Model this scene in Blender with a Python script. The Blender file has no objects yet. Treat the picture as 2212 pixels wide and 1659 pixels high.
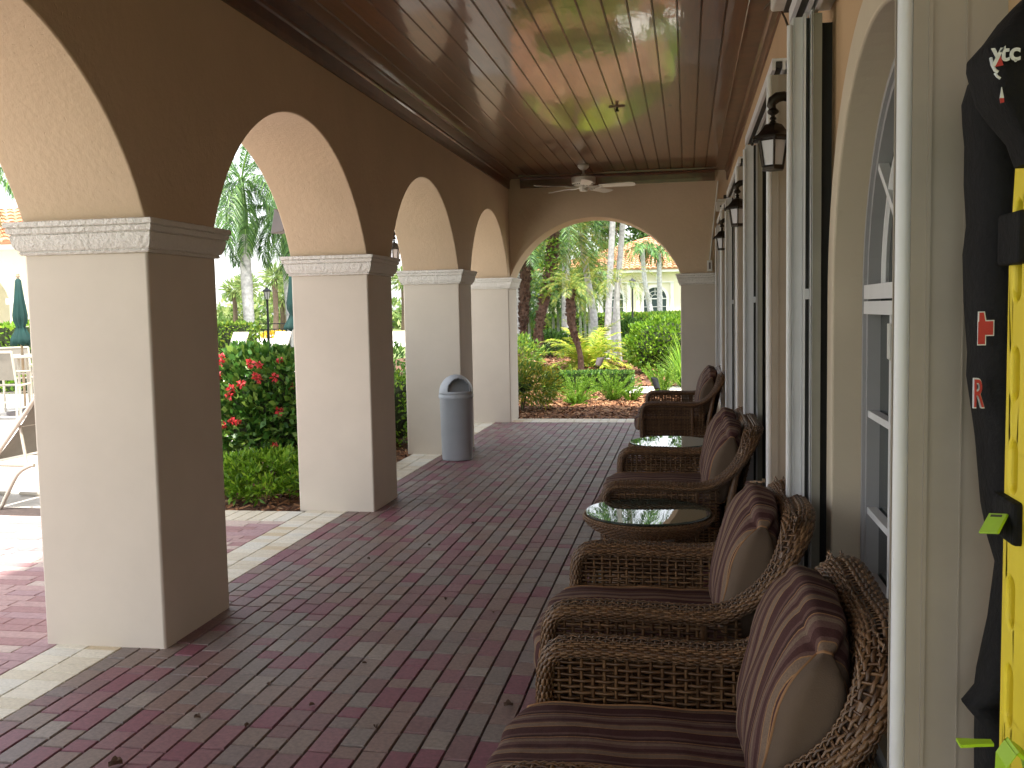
import bpy, bmesh, math, random
import numpy as np
from mathutils import Vector, Matrix
random.seed(7); rng = np.random.default_rng(7)
R = math.radians
S = bpy.context.scene
COL = S.collection

# ------------------------------------------------------------------ camera
cam_d = bpy.data.cameras.new("camera"); cam = bpy.data.objects.new("camera", cam_d); COL.objects.link(cam)
YAW, PIT, ROL = 0.1807, 0.0765, -0.0193
F_ = Vector((-math.sin(YAW)*math.cos(PIT), math.cos(YAW)*math.cos(PIT), -math.sin(PIT)))
R0 = Vector((math.cos(YAW), math.sin(YAW), 0)); U0 = R0.cross(F_)
R_ = R0*math.cos(ROL) + U0*math.sin(ROL); U_ = -R0*math.sin(ROL) + U0*math.cos(ROL)
M = Matrix((R_, U_, -F_)).transposed().to_4x4(); M.translation = (0, 0, 1.6)
cam.matrix_world = M
cam_d.sensor_width = 36; cam_d.lens = 2080.5/2212*36
cam_d.clip_start = 0.05; cam_d.clip_end = 2000
S.camera = cam

# ------------------------------------------------------------------ world, sun, exposure
SUN_EL, SUN_AZ = R(73), R(155)          # azimuth clockwise from +Y
w = bpy.data.worlds.new("World"); S.world = w; w.use_nodes = True
nt = w.node_tree; bg = nt.nodes["Background"]
sky = nt.nodes.new("ShaderNodeTexSky"); sky.sky_type = 'NISHITA'; sky.sun_disc = False
sky.sun_elevation = SUN_EL; sky.sun_rotation = SUN_AZ
sky.air_density = 1.0; sky.dust_density = 1.5; sky.ozone_density = 1.0
hs = nt.nodes.new("ShaderNodeHueSaturation"); hs.inputs['Saturation'].default_value = 0.22
nt.links.new(sky.outputs[0], hs.inputs['Color']); nt.links.new(hs.outputs[0], bg.inputs[0])
bg.inputs[1].default_value = 0.15
sl = bpy.data.lights.new("sun", 'SUN'); so = bpy.data.objects.new("sun", sl); COL.objects.link(so)
sd = Vector((math.sin(SUN_AZ)*math.cos(SUN_EL), math.cos(SUN_AZ)*math.cos(SUN_EL), math.sin(SUN_EL)))
so.rotation_euler = sd.to_track_quat('Z', 'Y').to_euler()
sl.energy = 3.0; sl.angle = R(3); sl.color = (1.0, 0.95, 0.86)
S.view_settings.view_transform = 'Standard'; S.view_settings.look = 'None'
S.view_settings.gamma = 1.0; S.view_settings.use_curve_mapping = False
S.view_settings.exposure = 1.86
S.render.engine = 'CYCLES'
S.cycles.max_bounces = 8; S.cycles.diffuse_bounces = 5; S.cycles.glossy_bounces = 4

# ------------------------------------------------------------------ materials
def new_mat(name):
    m = bpy.data.materials.new(name); m.use_nodes = True
    t = m.node_tree; return m, t, t.nodes["Principled BSDF"]
def N(t, typ, **kw):
    n = t.nodes.new(typ)
    for k, v in kw.items(): setattr(n, k, v)
    return n
def L(t, a, b): t.links.new(a, b)
def noise(t, scale, detail=4, vec=None, rough=0.6):
    n = N(t, "ShaderNodeTexNoise"); n.inputs['Scale'].default_value = scale
    n.inputs['Detail'].default_value = detail; n.inputs['Roughness'].default_value = rough
    if vec is not None: L(t, vec, n.inputs['Vector'])
    return n
def coords(t, scale=None):
    tc = N(t, "ShaderNodeTexCoord"); o = tc.outputs['Object']
    if scale:
        mp = N(t, "ShaderNodeMapping"); mp.inputs['Scale'].default_value = scale
        L(t, o, mp.inputs['Vector']); o = mp.outputs[0]
    return o
def ramp(t, fac, stops, interp='LINEAR'):
    r = N(t, "ShaderNodeValToRGB"); r.color_ramp.interpolation = interp
    e = r.color_ramp.elements
    while len(e) > 1: e.remove(e[-1])
    e[0].position = stops[0][0]; e[0].color = (*stops[0][1], 1)
    for p, c in stops[1:]:
        k = e.new(p); k.color = (*c, 1)
    L(t, fac, r.inputs[0]); return r.outputs[0]
def bump(t, bsdf, h, strength=0.3, dist=0.01):
    b = N(t, "ShaderNodeBump"); b.inputs['Strength'].default_value = strength; b.inputs['Distance'].default_value = dist
    L(t, h, b.inputs['Height']); L(t, b.outputs[0], bsdf.inputs['Normal'])
def mul(c, k): return tuple(min(1, x*k) for x in c)
def plain(name, col, rough=0.5, metal=0.0, var=0.12, nscale=6, bs=0.0, bscale=80, coat=0.0, spec=0.5):
    m, t, b = new_mat(name); v = coords(t)
    n = noise(t, nscale, 5, v)
    L(t, ramp(t, n.outputs[0], [(0.3, mul(col, 1-var)), (0.7, mul(col, 1+var))]), b.inputs['Base Color'])
    b.inputs['Roughness'].default_value = rough; b.inputs['Metallic'].default_value = metal
    b.inputs['Coat Weight'].default_value = coat; b.inputs['Specular IOR Level'].default_value = spec
    if bs:
        n2 = noise(t, bscale, 6, v); bump(t, b, n2.outputs[0], bs, 0.01)
    return m
def stucco(name, col, bs=0.35, dist=0.012, pit=True, fine=26):
    m, t, b = new_mat(name); v = coords(t)
    n = noise(t, 1.3, 6, v); n2 = noise(t, fine, 8, v, 0.65); n3 = noise(t, 5.5, 5, v)
    base = ramp(t, n.outputs[0], [(0.3, mul(col, 0.93)), (0.7, mul(col, 1.05))])
    L(t, base, b.inputs['Base Color'])
    b.inputs['Roughness'].default_value = 0.85; b.inputs['Specular IOR Level'].default_value = 0.25
    mx = N(t, "ShaderNodeMath", operation='MULTIPLY_ADD'); mx.inputs[1].default_value = 0.6
    L(t, n3.outputs[0], mx.inputs[0]); L(t, n2.outputs[0], mx.inputs[2])
    h = mx.outputs[0]
    if pit:
        vo = N(t, "ShaderNodeTexVoronoi"); vo.inputs['Scale'].default_value = 30
        wv = noise(t, 9, 3, v); add = N(t, "ShaderNodeMixRGB"); add.inputs[0].default_value = 0.12
        L(t, v, add.inputs[1]); L(t, wv.outputs[1], add.inputs[2]); L(t, add.outputs[0], vo.inputs['Vector'])
        pr = ramp(t, vo.outputs['Distance'], [(0.0, (0, 0, 0)), (0.16, (1, 1, 1))])
        sel = ramp(t, noise(t, 3.2, 4, v).outputs[0], [(0.48, (1, 1, 1)), (0.62, (0, 0, 0))])
        mm = N(t, "ShaderNodeMixRGB", blend_type='LIGHTEN'); mm.inputs[0].default_value = 1
        L(t, pr, mm.inputs[1]); L(t, sel, mm.inputs[2])
        m2 = N(t, "ShaderNodeMath", operation='MULTIPLY'); L(t, h, m2.inputs[0]); L(t, mm.outputs[0], m2.inputs[1]); h = m2.outputs[0]
    bump(t, b, h, bs, dist); return m
def island(name, stops, rough=0.7, interp='LINEAR', var=0.2, nscale=40, bs=0.0, bscale=200, transl=0.0, spec=0.4, coat=0.0, stretch=None):
    m, t, b = new_mat(name); v = coords(t, stretch)
    g = N(t, "ShaderNodeNewGeometry")
    c = ramp(t, g.outputs['Random Per Island'], stops, interp)
    n = noise(t, nscale, 5, v)
    k = ramp(t, n.outputs[0], [(0.3, (1-var,)*3), (0.7, (1+var,)*3)])
    mx = N(t, "ShaderNodeMixRGB", blend_type='MULTIPLY'); mx.inputs[0].default_value = 1
    L(t, c, mx.inputs[1]); L(t, k, mx.inputs[2])
    L(t, mx.outputs[0], b.inputs['Base Color'])
    b.inputs['Roughness'].default_value = rough; b.inputs['Specular IOR Level'].default_value = spec
    b.inputs['Coat Weight'].default_value = coat
    if bs: bump(t, b, noise(t, bscale, 5, v).outputs[0], bs, 0.004)
    if transl:
        tr = N(t, "ShaderNodeBsdfTranslucent"); L(t, mx.outputs[0], tr.inputs[0])
        ms = N(t, "ShaderNodeMixShader"); ms.inputs[0].default_value = transl
        L(t, b.outputs[0], ms.inputs[1]); L(t, tr.outputs[0], ms.inputs[2])
        L(t, ms.outputs[0], t.nodes['Material Output'].inputs[0])
    return m
def leafmat(name, a, b_, c=None, tr=0.35, rough=0.45):
    st = [(0, a), (0.55, b_)] + ([(1, c)] if c else [])
    return island(name, st, rough=rough, var=0.18, nscale=3, transl=tr, spec=0.4)

MT = {}
MT['stucco'] = stucco('stucco_tan', (0.60, 0.462, 0.325), 0.35)
MT['stucco_smooth'] = stucco('stucco_column', (0.645, 0.58, 0.495), 0.12, 0.008, pit=False)
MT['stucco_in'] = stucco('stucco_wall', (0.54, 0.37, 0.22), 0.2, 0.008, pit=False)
MT['band'] = stucco('stucco_band', (0.60, 0.52, 0.40), 0.22, 0.008)
MT['capital'] = stucco('rough_cast_white', (0.82, 0.79, 0.74), 0.7, 0.025, fine=70)
MT['alum'] = plain('white_aluminium', (0.70, 0.71, 0.73), 0.38, var=0.05)
MT['alum_beige'] = plain('beige_aluminium', (0.36, 0.315, 0.26), 0.45, var=0.05)
def speckled(name, col):
    m, t, b = new_mat(name); v = coords(t); vo = N(t, "ShaderNodeTexVoronoi"); vo.inputs['Scale'].default_value = 26; L(t, coords(t, (1, 1, 0.8)), vo.inputs['Vector'])
    d = ramp(t, vo.outputs['Distance'], [(0.035, (1, 1, 1)), (0.075, (0, 0, 0))]); sel = ramp(t, vo.outputs['Color'], [(0.55, (0, 0, 0)), (0.6, (1, 1, 1))])
    k = N(t, "ShaderNodeMath", operation='MULTIPLY'); L(t, d, k.inputs[0]); L(t, sel, k.inputs[1])
    mx = N(t, "ShaderNodeMixRGB"); L(t, k.outputs[0], mx.inputs[0]); mx.inputs[2].default_value = (0.06, 0.05, 0.04, 1)
    L(t, ramp(t, noise(t, 5, 5, v).outputs[0], [(0.3, mul(col, 0.93)), (0.7, mul(col, 1.06))]), mx.inputs[1]); L(t, mx.outputs[0], b.inputs['Base Color']); b.inputs['Roughness'].default_value = 0.45; return m
MT['alum_beige'] = speckled('spotted_beige_aluminium', (0.36, 0.315, 0.26))
MT['alum_grey'] = plain('grey_green_aluminium', (0.32, 0.31, 0.26), 0.45, var=0.06)
MT['dark_slot'] = plain('dark_track_and_shade', (0.03, 0.028, 0.025), 0.6)  # also paints the shade in the shutter gaps
MT['frame_grey'] = plain('window_frame_grey', (0.36, 0.36, 0.37), 0.35, var=0.06)
MT['frame_white'] = plain('window_frame_white', (0.72, 0.73, 0.74), 0.35, var=0.05)
MT['bronze'] = plain('dark_bronze', (0.035, 0.028, 0.022), 0.42, 0.7, var=0.3, nscale=30)
MT['fan'] = plain('fan_white', (0.70, 0.67, 0.60), 0.4, var=0.05)
MT['bin'] = plain('bin_grey_plastic', (0.36, 0.385, 0.42), 0.45, var=0.06, nscale=4, bs=0.05, bscale=60)
MT['bin_in'] = plain('bin_flap', (0.20, 0.21, 0.22), 0.5, var=0.06)
MT['black_cloth'] = plain('black_cloth', (0.007, 0.007, 0.008), 0.8, var=0.3, bs=1.0, bscale=16, spec=0.22)
MT['black_plastic'] = plain('black_plastic', (0.012, 0.012, 0.012), 0.5)
MT['yellow'] = plain('yellow_plastic', (0.80, 0.64, 0.03), 0.5, var=0.08, bs=0.05)
MT['lime'] = plain('lime_plastic', (0.36, 0.62, 0.02), 0.4, var=0.1)
MT['red'] = plain('red_print', (0.42, 0.03, 0.025), 0.6)
MT['white_print'] = plain('white_print', (0.62, 0.66, 0.68), 0.6, var=0.2, nscale=90)
MT['plastic_white'] = plain('white_plastic', (0.65, 0.64, 0.60), 0.45)
MT['speaker'] = plain('speaker_grey', (0.13, 0.11, 0.11), 0.5)
MT['sling'] = plain('sling_fabric', (0.20, 0.18, 0.15), 0.8, var=0.1, bs=0.3, bscale=300)
MT['sling_white'] = plain('white_sling', (0.75, 0.76, 0.76), 0.7)
MT['frame_cream'] = plain('cream_tube', (0.46, 0.42, 0.35), 0.4, var=0.05)
MT['umbrella'] = plain('green_canvas', (0.001, 0.034, 0.029), 0.8, var=0.2)
MT['wood_pole'] = plain('pole_wood', (0.35, 0.26, 0.17), 0.6)
MT['black_metal'] = plain('black_metal', (0.02, 0.022, 0.025), 0.5, 0.3)
MT['facade'] = stucco('facade_cream', (0.80, 0.75, 0.58), 0.2)
MT['trim_white'] = plain('trim_white', (0.82, 0.81, 0.78), 0.6, var=0.04)
MT['trunk_grey'] = plain('grey_palm_bark', (0.42, 0.42, 0.41), 0.9, var=0.35, nscale=9, bs=0.5, bscale=14)
MT['trunk_dark'] = plain('dark_palm_bark', (0.080, 0.043, 0.027), 0.95, var=0.5, nscale=12, bs=0.9, bscale=16)
MT['stem'] = plain('shrub_stem', (0.10, 0.07, 0.045), 0.9, var=0.3)
MT['joint'] = plain('joint_sand', (0.06, 0.043, 0.038), 1.0, var=0.3, nscale=30)
MT['concrete'] = plain('pale_concrete', (0.55, 0.52, 0.47), 0.9, var=0.12, nscale=3, bs=0.2)
MT['soil'] = plain('mulch_soil', (0.12, 0.055, 0.03), 1.0, var=0.4, nscale=22, bs=0.8, bscale=60)
MT['lawn'] = plain('lawn_grass', (0.15, 0.20, 0.06), 1.0, var=0.3, nscale=4, bs=0.6, bscale=90)
MT['road'] = plain('bright_road', (0.62, 0.60, 0.55), 0.9, var=0.1, nscale=2)
MT['chip'] = island('mulch_chip', [(0, (0.06, 0.025, 0.013)), (0.5, (0.22, 0.095, 0.04)), (0.85, (0.34, 0.17, 0.08)), (1, (0.42, 0.28, 0.16))], 0.9)
PAV = [(0.0, (0.190, 0.068, 0.090)), (0.14, (0.205, 0.095, 0.107)), (0.30, (0.200, 0.130, 0.112)), (0.44, (0.205, 0.152, 0.130)),
       (0.57, (0.180, 0.098, 0.100)), (0.70, (0.190, 0.155, 0.139)), (0.84, (0.188, 0.146, 0.136)), (0.95, (0.245, 0.202, 0.176))]
MT['paver'] = island('brick_paver', PAV, 0.55, 'CONSTANT', var=0.22, nscale=55, bs=0.25, bscale=260, spec=0.45)
MT['paver_sunlit'] = island('sunlit_deck_paver', [(0, (0.34, 0.20, 0.20)), (0.3, (0.42, 0.28, 0.27)), (0.6, (0.50, 0.40, 0.36)), (0.8, (0.38, 0.25, 0.26))], 0.8, 'CONSTANT', var=0.15, nscale=40)  # patio paver tones lightened, sunlight put into the colour
MT['paver_cream'] = island('cream_paver', [(0, (0.60, 0.55, 0.44)), (0.5, (0.66, 0.62, 0.52)), (0.8, (0.62, 0.60, 0.53)), (0.93, (0.55, 0.46, 0.32))], 0.8, 'CONSTANT', var=0.12, nscale=60, bs=0.3, bscale=200)
MT['tile'] = island('terracotta_tile', [(0, (0.46, 0.19, 0.10)), (0.5, (0.56, 0.27, 0.15)), (1, (0.50, 0.30, 0.20))], 0.8, var=0.15, nscale=5)
MT['wicker'] = island('wicker_strand', [(0, (0.070, 0.033, 0.013)), (0.5, (0.122, 0.061, 0.026)), (1, (0.185, 0.100, 0.044))], 0.38, var=0.3, nscale=50, spec=0.5)
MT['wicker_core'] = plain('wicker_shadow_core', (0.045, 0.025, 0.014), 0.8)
MT['gusset'] = plain('tan_gusset', (0.105, 0.070, 0.045), 0.9, var=0.1, bs=0.25, bscale=300)
MT['piping'] = plain('orange_piping', (0.27, 0.135, 0.055), 0.7, var=0.15)
MT['dry_leaf'] = plain('dry_leaf', (0.09, 0.05, 0.03), 0.8, var=0.4, nscale=40)
MT['pane'] = new_mat('window_glass')[0]
_t = MT['pane'].node_tree; _b = _t.nodes["Principled BSDF"]
_b.inputs['Base Color'].default_value = (0.035, 0.042, 0.04, 1); _b.inputs['Roughness'].default_value = 0.03; _b.inputs['IOR'].default_value = 1.6
MT['tabletop'] = new_mat('glass_table_top')[0]
_t = MT['tabletop'].node_tree; _b = _t.nodes["Principled BSDF"]
_b.inputs['Base Color'].default_value = (0.03, 0.045, 0.035, 1); _b.inputs['Roughness'].default_value = 0.012; _b.inputs['IOR'].default_value = 1.75
bump(_t, _b, noise(_t, 5, 2, coords(_t)).outputs[0], 0.02, 0.01)
MT['milk'] = plain('milky_glass', (0.62, 0.60, 0.64), 0.25, var=0.03)
MT['house_pane'] = plain('house_window_glass', (0.06, 0.09, 0.09), 0.08, var=0.3, nscale=2)
# striped cushion fabric: stripes follow the chair's sideways axis
def striped():
    m, t, b = new_mat('striped_fabric'); tc = N(t, "ShaderNodeTexCoord")
    nz = noise(t, 4, 3, tc.outputs['Object'])
    sx = N(t, "ShaderNodeSeparateXYZ"); L(t, tc.outputs['Object'], sx.inputs[0])
    of = N(t, "ShaderNodeMath", operation='ADD'); of.inputs[1].default_value = 0.026; L(t, sx.outputs[1], of.inputs[0])
    a = N(t, "ShaderNodeMath", operation='MULTIPLY_ADD'); a.inputs[1].default_value = 0.016; L(t, nz.outputs[0], a.inputs[0]); L(t, of.outputs[0], a.inputs[2])
    d = N(t, "ShaderNodeMath", operation='DIVIDE'); d.inputs[1].default_value = 0.165; L(t, a.outputs[0], d.inputs[0])
    fr = N(t, "ShaderNodeMath", operation='FRACT'); L(t, d.outputs[0], fr.inputs[0])
    mar, mv, tan, gd, dk = (0.066, 0.028, 0.026), (0.120, 0.066, 0.057), (0.175, 0.122, 0.088), (0.30, 0.165, 0.075), (0.048, 0.023, 0.021)
    c = ramp(t, fr.outputs[0], [(0, mar), (0.24, gd), (0.262, tan), (0.42, gd), (0.44, mv), (0.50, mar), (0.62, mv), (0.72, tan), (0.80, mv), (0.845, gd), (0.865, dk), (0.93, mv)], 'CONSTANT')
    n2 = noise(t, 220, 2, tc.outputs['Object'])
    k = ramp(t, n2.outputs[0], [(0.3, (0.82,)*3), (0.7, (1.15,)*3)])
    mx = N(t, "ShaderNodeMixRGB", blend_type='MULTIPLY'); mx.inputs[0].default_value = 1; L(t, c, mx.inputs[1]); L(t, k, mx.inputs[2])
    L(t, mx.outputs[0], b.inputs['Base Color']); b.inputs['Roughness'].default_value = 0.9; b.inputs['Specular IOR Level'].default_value = 0.2
    n3 = noise(t, 7, 3, tc.outputs['Object']); bump(t, b, n3.outputs[0], 0.5, 0.03)
    return m
MT['striped'] = striped()
# varnished tongue-and-groove ceiling boards
def planks_mat():
    m, t, b = new_mat('varnished_pine'); v = coords(t, (9, 0.5, 9))
    g = N(t, "ShaderNodeNewGeometry")
    c = ramp(t, g.outputs['Random Per Island'], [(0, (0.120, 0.036, 0.010)), (0.5, (0.152, 0.050, 0.014)), (1, (0.19, 0.068, 0.020))])
    n = noise(t, 5, 6, v); k = ramp(t, n.outputs[0], [(0.3, (0.75,)*3), (0.7, (1.2,)*3)])
    v2 = coords(t, (7, 2.2, 7)); kn = noise(t, 1.6, 2, v2)
    kk = ramp(t, kn.outputs[0], [(0.24, (0.35, 0.3, 0.3)), (0.31, (1, 1, 1))])
    mx = N(t, "ShaderNodeMixRGB", blend_type='MULTIPLY'); mx.inputs[0].default_value = 1; L(t, c, mx.inputs[1]); L(t, k, mx.inputs[2])
    mx2 = N(t, "ShaderNodeMixRGB", blend_type='MULTIPLY'); mx2.inputs[0].default_value = 1; L(t, mx.outputs[0], mx2.inputs[1]); L(t, kk, mx2.inputs[2])
    L(t, mx2.outputs[0], b.inputs['Base Color']); b.inputs['Roughness'].default_value = 0.28
    b.inputs['Coat Weight'].default_value = 0.9; b.inputs['Coat Roughness'].default_value = 0.06; b.inputs['Coat IOR'].default_value = 1.55
    bn = N(t, "ShaderNodeBump"); bn.inputs['Strength'].default_value = 0.11; bn.inputs['Distance'].default_value = 0.02
    L(t, noise(t, 2.2, 3, coords(t, (3, 0.8, 1))).outputs[0], bn.inputs['Height'])
    L(t, bn.outputs[0], b.inputs['Normal']); L(t, bn.outputs[0], b.inputs['Coat Normal'])
    return m
MT['planks'] = planks_mat()
MT['crown'] = plain('dark_wood_trim', (0.10, 0.035, 0.014), 0.35, var=0.35, nscale=7, coat=0.4)
MT['lf_hedge'] = leafmat('hedge_leaf', (0.06, 0.15, 0.02), (0.16, 0.30, 0.035), (0.34, 0.40, 0.05))
MT['lf_lime'] = leafmat('lime_leaf', (0.05, 0.13, 0.010), (0.17, 0.34, 0.020), (0.32, 0.48, 0.045))
MT['lf_dark'] = leafmat('dark_leaf', (0.02, 0.06, 0.012), (0.06, 0.15, 0.022), (0.15, 0.28, 0.05))
MT['lf_dark2'] = leafmat('shrub_leaf', (0.02, 0.07, 0.012), (0.07, 0.19, 0.028), (0.22, 0.34, 0.06), tr=0.25)
MT['lf_croton'] = leafmat('croton_leaf', (0.06, 0.14, 0.018), (0.17, 0.27, 0.03), (0.50, 0.40, 0.04))
MT['lf_fern'] = leafmat('fern_leaf', (0.06, 0.17, 0.014), (0.19, 0.37, 0.03), (0.34, 0.50, 0.06))
MT['lf_palm'] = leafmat('palm_leaflet', (0.015, 0.055, 0.012), (0.075, 0.19, 0.04), (0.20, 0.34, 0.08), tr=0.25)
MT['lf_palm_y'] = leafmat('yellow_palm_leaflet', (0.06, 0.13, 0.02), (0.17, 0.26, 0.035), (0.42, 0.37, 0.07), tr=0.25)
MT['lf_gold'] = leafmat('golden_palm_leaflet', (0.14, 0.28, 0.02), (0.36, 0.46, 0.04), (0.62, 0.52, 0.08))
MT['lf_far'] = leafmat('distant_leaf', (0.12, 0.22, 0.06), (0.24, 0.34, 0.10), (0.38, 0.42, 0.16))
MT['petal'] = leafmat('red_petal', (0.55, 0.03, 0.04), (0.66, 0.06, 0.07), (0.70, 0.16, 0.15), tr=0.25)
MT['petal_y'] = leafmat('yellow_petal', (0.6, 0.42, 0.03), (0.7, 0.5, 0.05))

# ------------------------------------------------------------------ objects
def link(o, parent=None):
    COL.objects.link(o)
    if parent is not None: o.parent = parent
    return o
def thing(name, label, cat, loc=(0, 0, 0), rz=0, group=None):
    o = bpy.data.objects.new(name, None); o.empty_display_size = 0.1; link(o)
    o.location = loc; o.rotation_euler = (0, 0, rz); o['label'] = label; o['category'] = cat
    if group: o['group'] = group
    return o
def tag(o, label, cat, group=None):
    o['label'] = label; o['category'] = cat
    if group: o['group'] = group
    return o
def structure(o, kind='structure'):
    o['kind'] = kind; return o
def mats_of(me, mats):
    for k in (mats if isinstance(mats, (list, tuple)) else [mats]): me.materials.append(MT[k])
class MB:
    def __init__(s): s.v, s.f, s.m = [], [], []
    def quad(s, a, b, c, d, m=0):
        n = len(s.v); s.v += [a, b, c, d]; s.f.append((n, n+1, n+2, n+3)); s.m.append(m)
    def face(s, pts, m=0):
        n = len(s.v); s.v += list(pts); s.f.append(tuple(range(n, n+len(pts)))); s.m.append(m)
    def box(s, x0, x1, y0, y1, z0, z1, m=0):
        n = len(s.v)
        s.v += [(x0, y0, z0), (x1, y0, z0), (x1, y1, z0), (x0, y1, z0), (x0, y0, z1), (x1, y0, z1), (x1, y1, z1), (x0, y1, z1)]
        for q in ((0, 3, 2, 1), (4, 5, 6, 7), (0, 1, 5, 4), (1, 2, 6, 5), (2, 3, 7, 6), (3, 0, 4, 7)):
            s.f.append(tuple(n+i for i in q)); s.m.append(m)
        return s
    def rings(s, rings, closed=True, caps=True, m=0, loop=False):
        n0 = len(s.v); k = len(rings[0])
        for r in rings: s.v += [tuple(p) for p in r]
        cnt = len(rings)
        for i in range(cnt if loop else cnt-1):
            a, b = n0+i*k, n0+((i+1) % cnt)*k
            for j in range(k if closed else k-1):
                j2 = (j+1) % k; s.f.append((a+j, a+j2, b+j2, b+j)); s.m.append(m)
        if caps and not loop:
            s.f.append(tuple(n0+j for j in reversed(range(k)))); s.m.append(m)
            s.f.append(tuple(n0+(cnt-1)*k+j for j in range(k))); s.m.append(m)
        return s
    def tube(s, path, r, seg=8, m=0, loop=False, caps=True):
        P = [Vector(p) for p in path]; n = len(P); rr = r if isinstance(r, (list, tuple)) else [r]*n
        up = None; rings = []
        for i in range(n):
            if loop: d = P[(i+1) % n]-P[i-1]
            else: d = P[min(i+1, n-1)]-P[max(i-1, 0)]
            d = d.normalized() if d.length > 1e-9 else Vector((0, 0, 1))
            if up is None: up = Vector((0, 0, 1)) if abs(d.z) < 0.9 else Vector((1, 0, 0))
            a = d.cross(up).normalized(); up = a.cross(d).normalized()
            rings.append([tuple(P[i]+(a*math.cos(2*math.pi*j/seg)+up*math.sin(2*math.pi*j/seg))*rr[i]) for j in range(seg)])
        return s.rings(rings, True, caps, m, loop)
    def lathe(s, prof, seg=24, c=(0, 0), m=0, caps=True, rot=0.0):
        return s.rings([[(c[0]+r*math.cos(rot+2*math.pi*j/seg), c[1]+r*math.sin(rot+2*math.pi*j/seg), z) for j in range(seg)] for r, z in prof], True, caps, m)
    def build(s, name, mats, parent=None, smooth=None, bevel=0, label=None):
        me = bpy.data.meshes.new(name); me.from_pydata(s.v, [], s.f); mats_of(me, mats)
        if any(s.m): me.polygons.foreach_set('material_index', s.m)
        if smooth is not None:
            me.polygons.foreach_set('use_smooth', [True]*len(me.polygons)); me.set_sharp_from_angle(angle=R(smooth))
        me.update(); o = link(bpy.data.objects.new(name, me), parent)
        if bevel:
            bv = o.modifiers.new('bevel', 'BEVEL'); bv.width = bevel; bv.segments = 2; bv.limit_method = 'ANGLE'; bv.angle_limit = R(40)
        if label: o['label'] = label
        return o
def quads(name, V, mats, parent=None, mi=None, smooth=False):
    """V: (n,4,3) array of separate quads -> one mesh"""
    V = np.asarray(V, dtype=np.float32); n = len(V); me = bpy.data.meshes.new(name)
    me.vertices.add(n*4); me.vertices.foreach_set('co', V.reshape(-1))
    me.loops.add(n*4); me.loops.foreach_set('vertex_index', np.arange(n*4, dtype=np.int32))
    me.polygons.add(n); me.polygons.foreach_set('loop_start', np.arange(0, n*4, 4, dtype=np.int32))
    if mi is not None: me.polygons.foreach_set('material_index', np.asarray(mi, dtype=np.int32))
    mats_of(me, mats); me.update(calc_edges=True); me.validate()
    return link(bpy.data.objects.new(name, me), parent)
def strips(name, P, mats, parent=None, smooth=True, closed=True):
    """P: list of (rings,k,3) arrays, each an open strip of closed k-rings -> one mesh"""
    vs, fs, off = [], [], 0
    for A in P:
        n, k = A.shape[:2]; idx = off+np.arange(n*k).reshape(n, k); nx = np.roll(idx, -1, axis=1)
        q = np.stack([idx[:-1], nx[:-1], nx[1:], idx[1:]], -1)
        if not closed: q = q[:, :-1]
        fs.append(q.reshape(-1, 4)); vs.append(A.reshape(-1, 3)); off += n*k
    V = np.concatenate(vs).astype(np.float32); Fq = np.concatenate(fs).astype(np.int32)
    me = bpy.data.meshes.new(name); me.vertices.add(len(V)); me.vertices.foreach_set('co', V.reshape(-1))
    me.loops.add(Fq.size); me.loops.foreach_set('vertex_index', Fq.reshape(-1))
    me.polygons.add(len(Fq)); me.polygons.foreach_set('loop_start', np.arange(0, Fq.size, 4, dtype=np.int32))
    if smooth: me.polygons.foreach_set('use_smooth', np.ones(len(Fq), dtype=bool))
    mats_of(me, mats); me.update(calc_edges=True)
    return link(bpy.data.objects.new(name, me), parent)
def sheet(name, x0, x1, y0, y1, z, mat, n=1):
    mb = MB(); mb.quad((x0, y0, z), (x1, y0, z), (x1, y1, z), (x0, y1, z)); return structure(mb.build(name, mat))
def copy_tree(o, parent=None):
    c = o.copy(); COL.objects.link(c)
    if parent is not None: c.parent = parent
    for ch in list(o.children): copy_tree(ch, c)
    return c
def rebase(root, loc):
    root.location = loc
    for ch in root.children: ch.location = Vector(ch.location)-Vector(loc)
    return root

# ------------------------------------------------------------------ ground
XA, XO, XR = -2.484, -3.125, 0.556
YE, YE2 = 13.6, 14.15
ZS, ZT = 2.06, 3.47
sheet('lawn', -320, 320, -120, 520, -0.09, 'lawn')
sheet('road', -120, -11, 46, 84, -0.086, 'road')
sheet('pool_deck', -30, -3.07, -6, 29.5, -0.035, 'concrete')
sheet('mulch_bed', -10, 5, 13.95, 40, -0.034, 'soil')
sheet('planting_bed', -4.75, -3.075, 7.3, 14.0, -0.030, 'soil')
sheet('footpath', -1.25, 4.0, 18.2, 19.7, 0.0, 'concrete')
sheet('paving_base', -3.07, 0.70, -4, 13.95, -0.010, 'joint'); sheet('deck_base', -6.4, -3.07, 1.5, 7.30, -0.014, 'joint')

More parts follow.
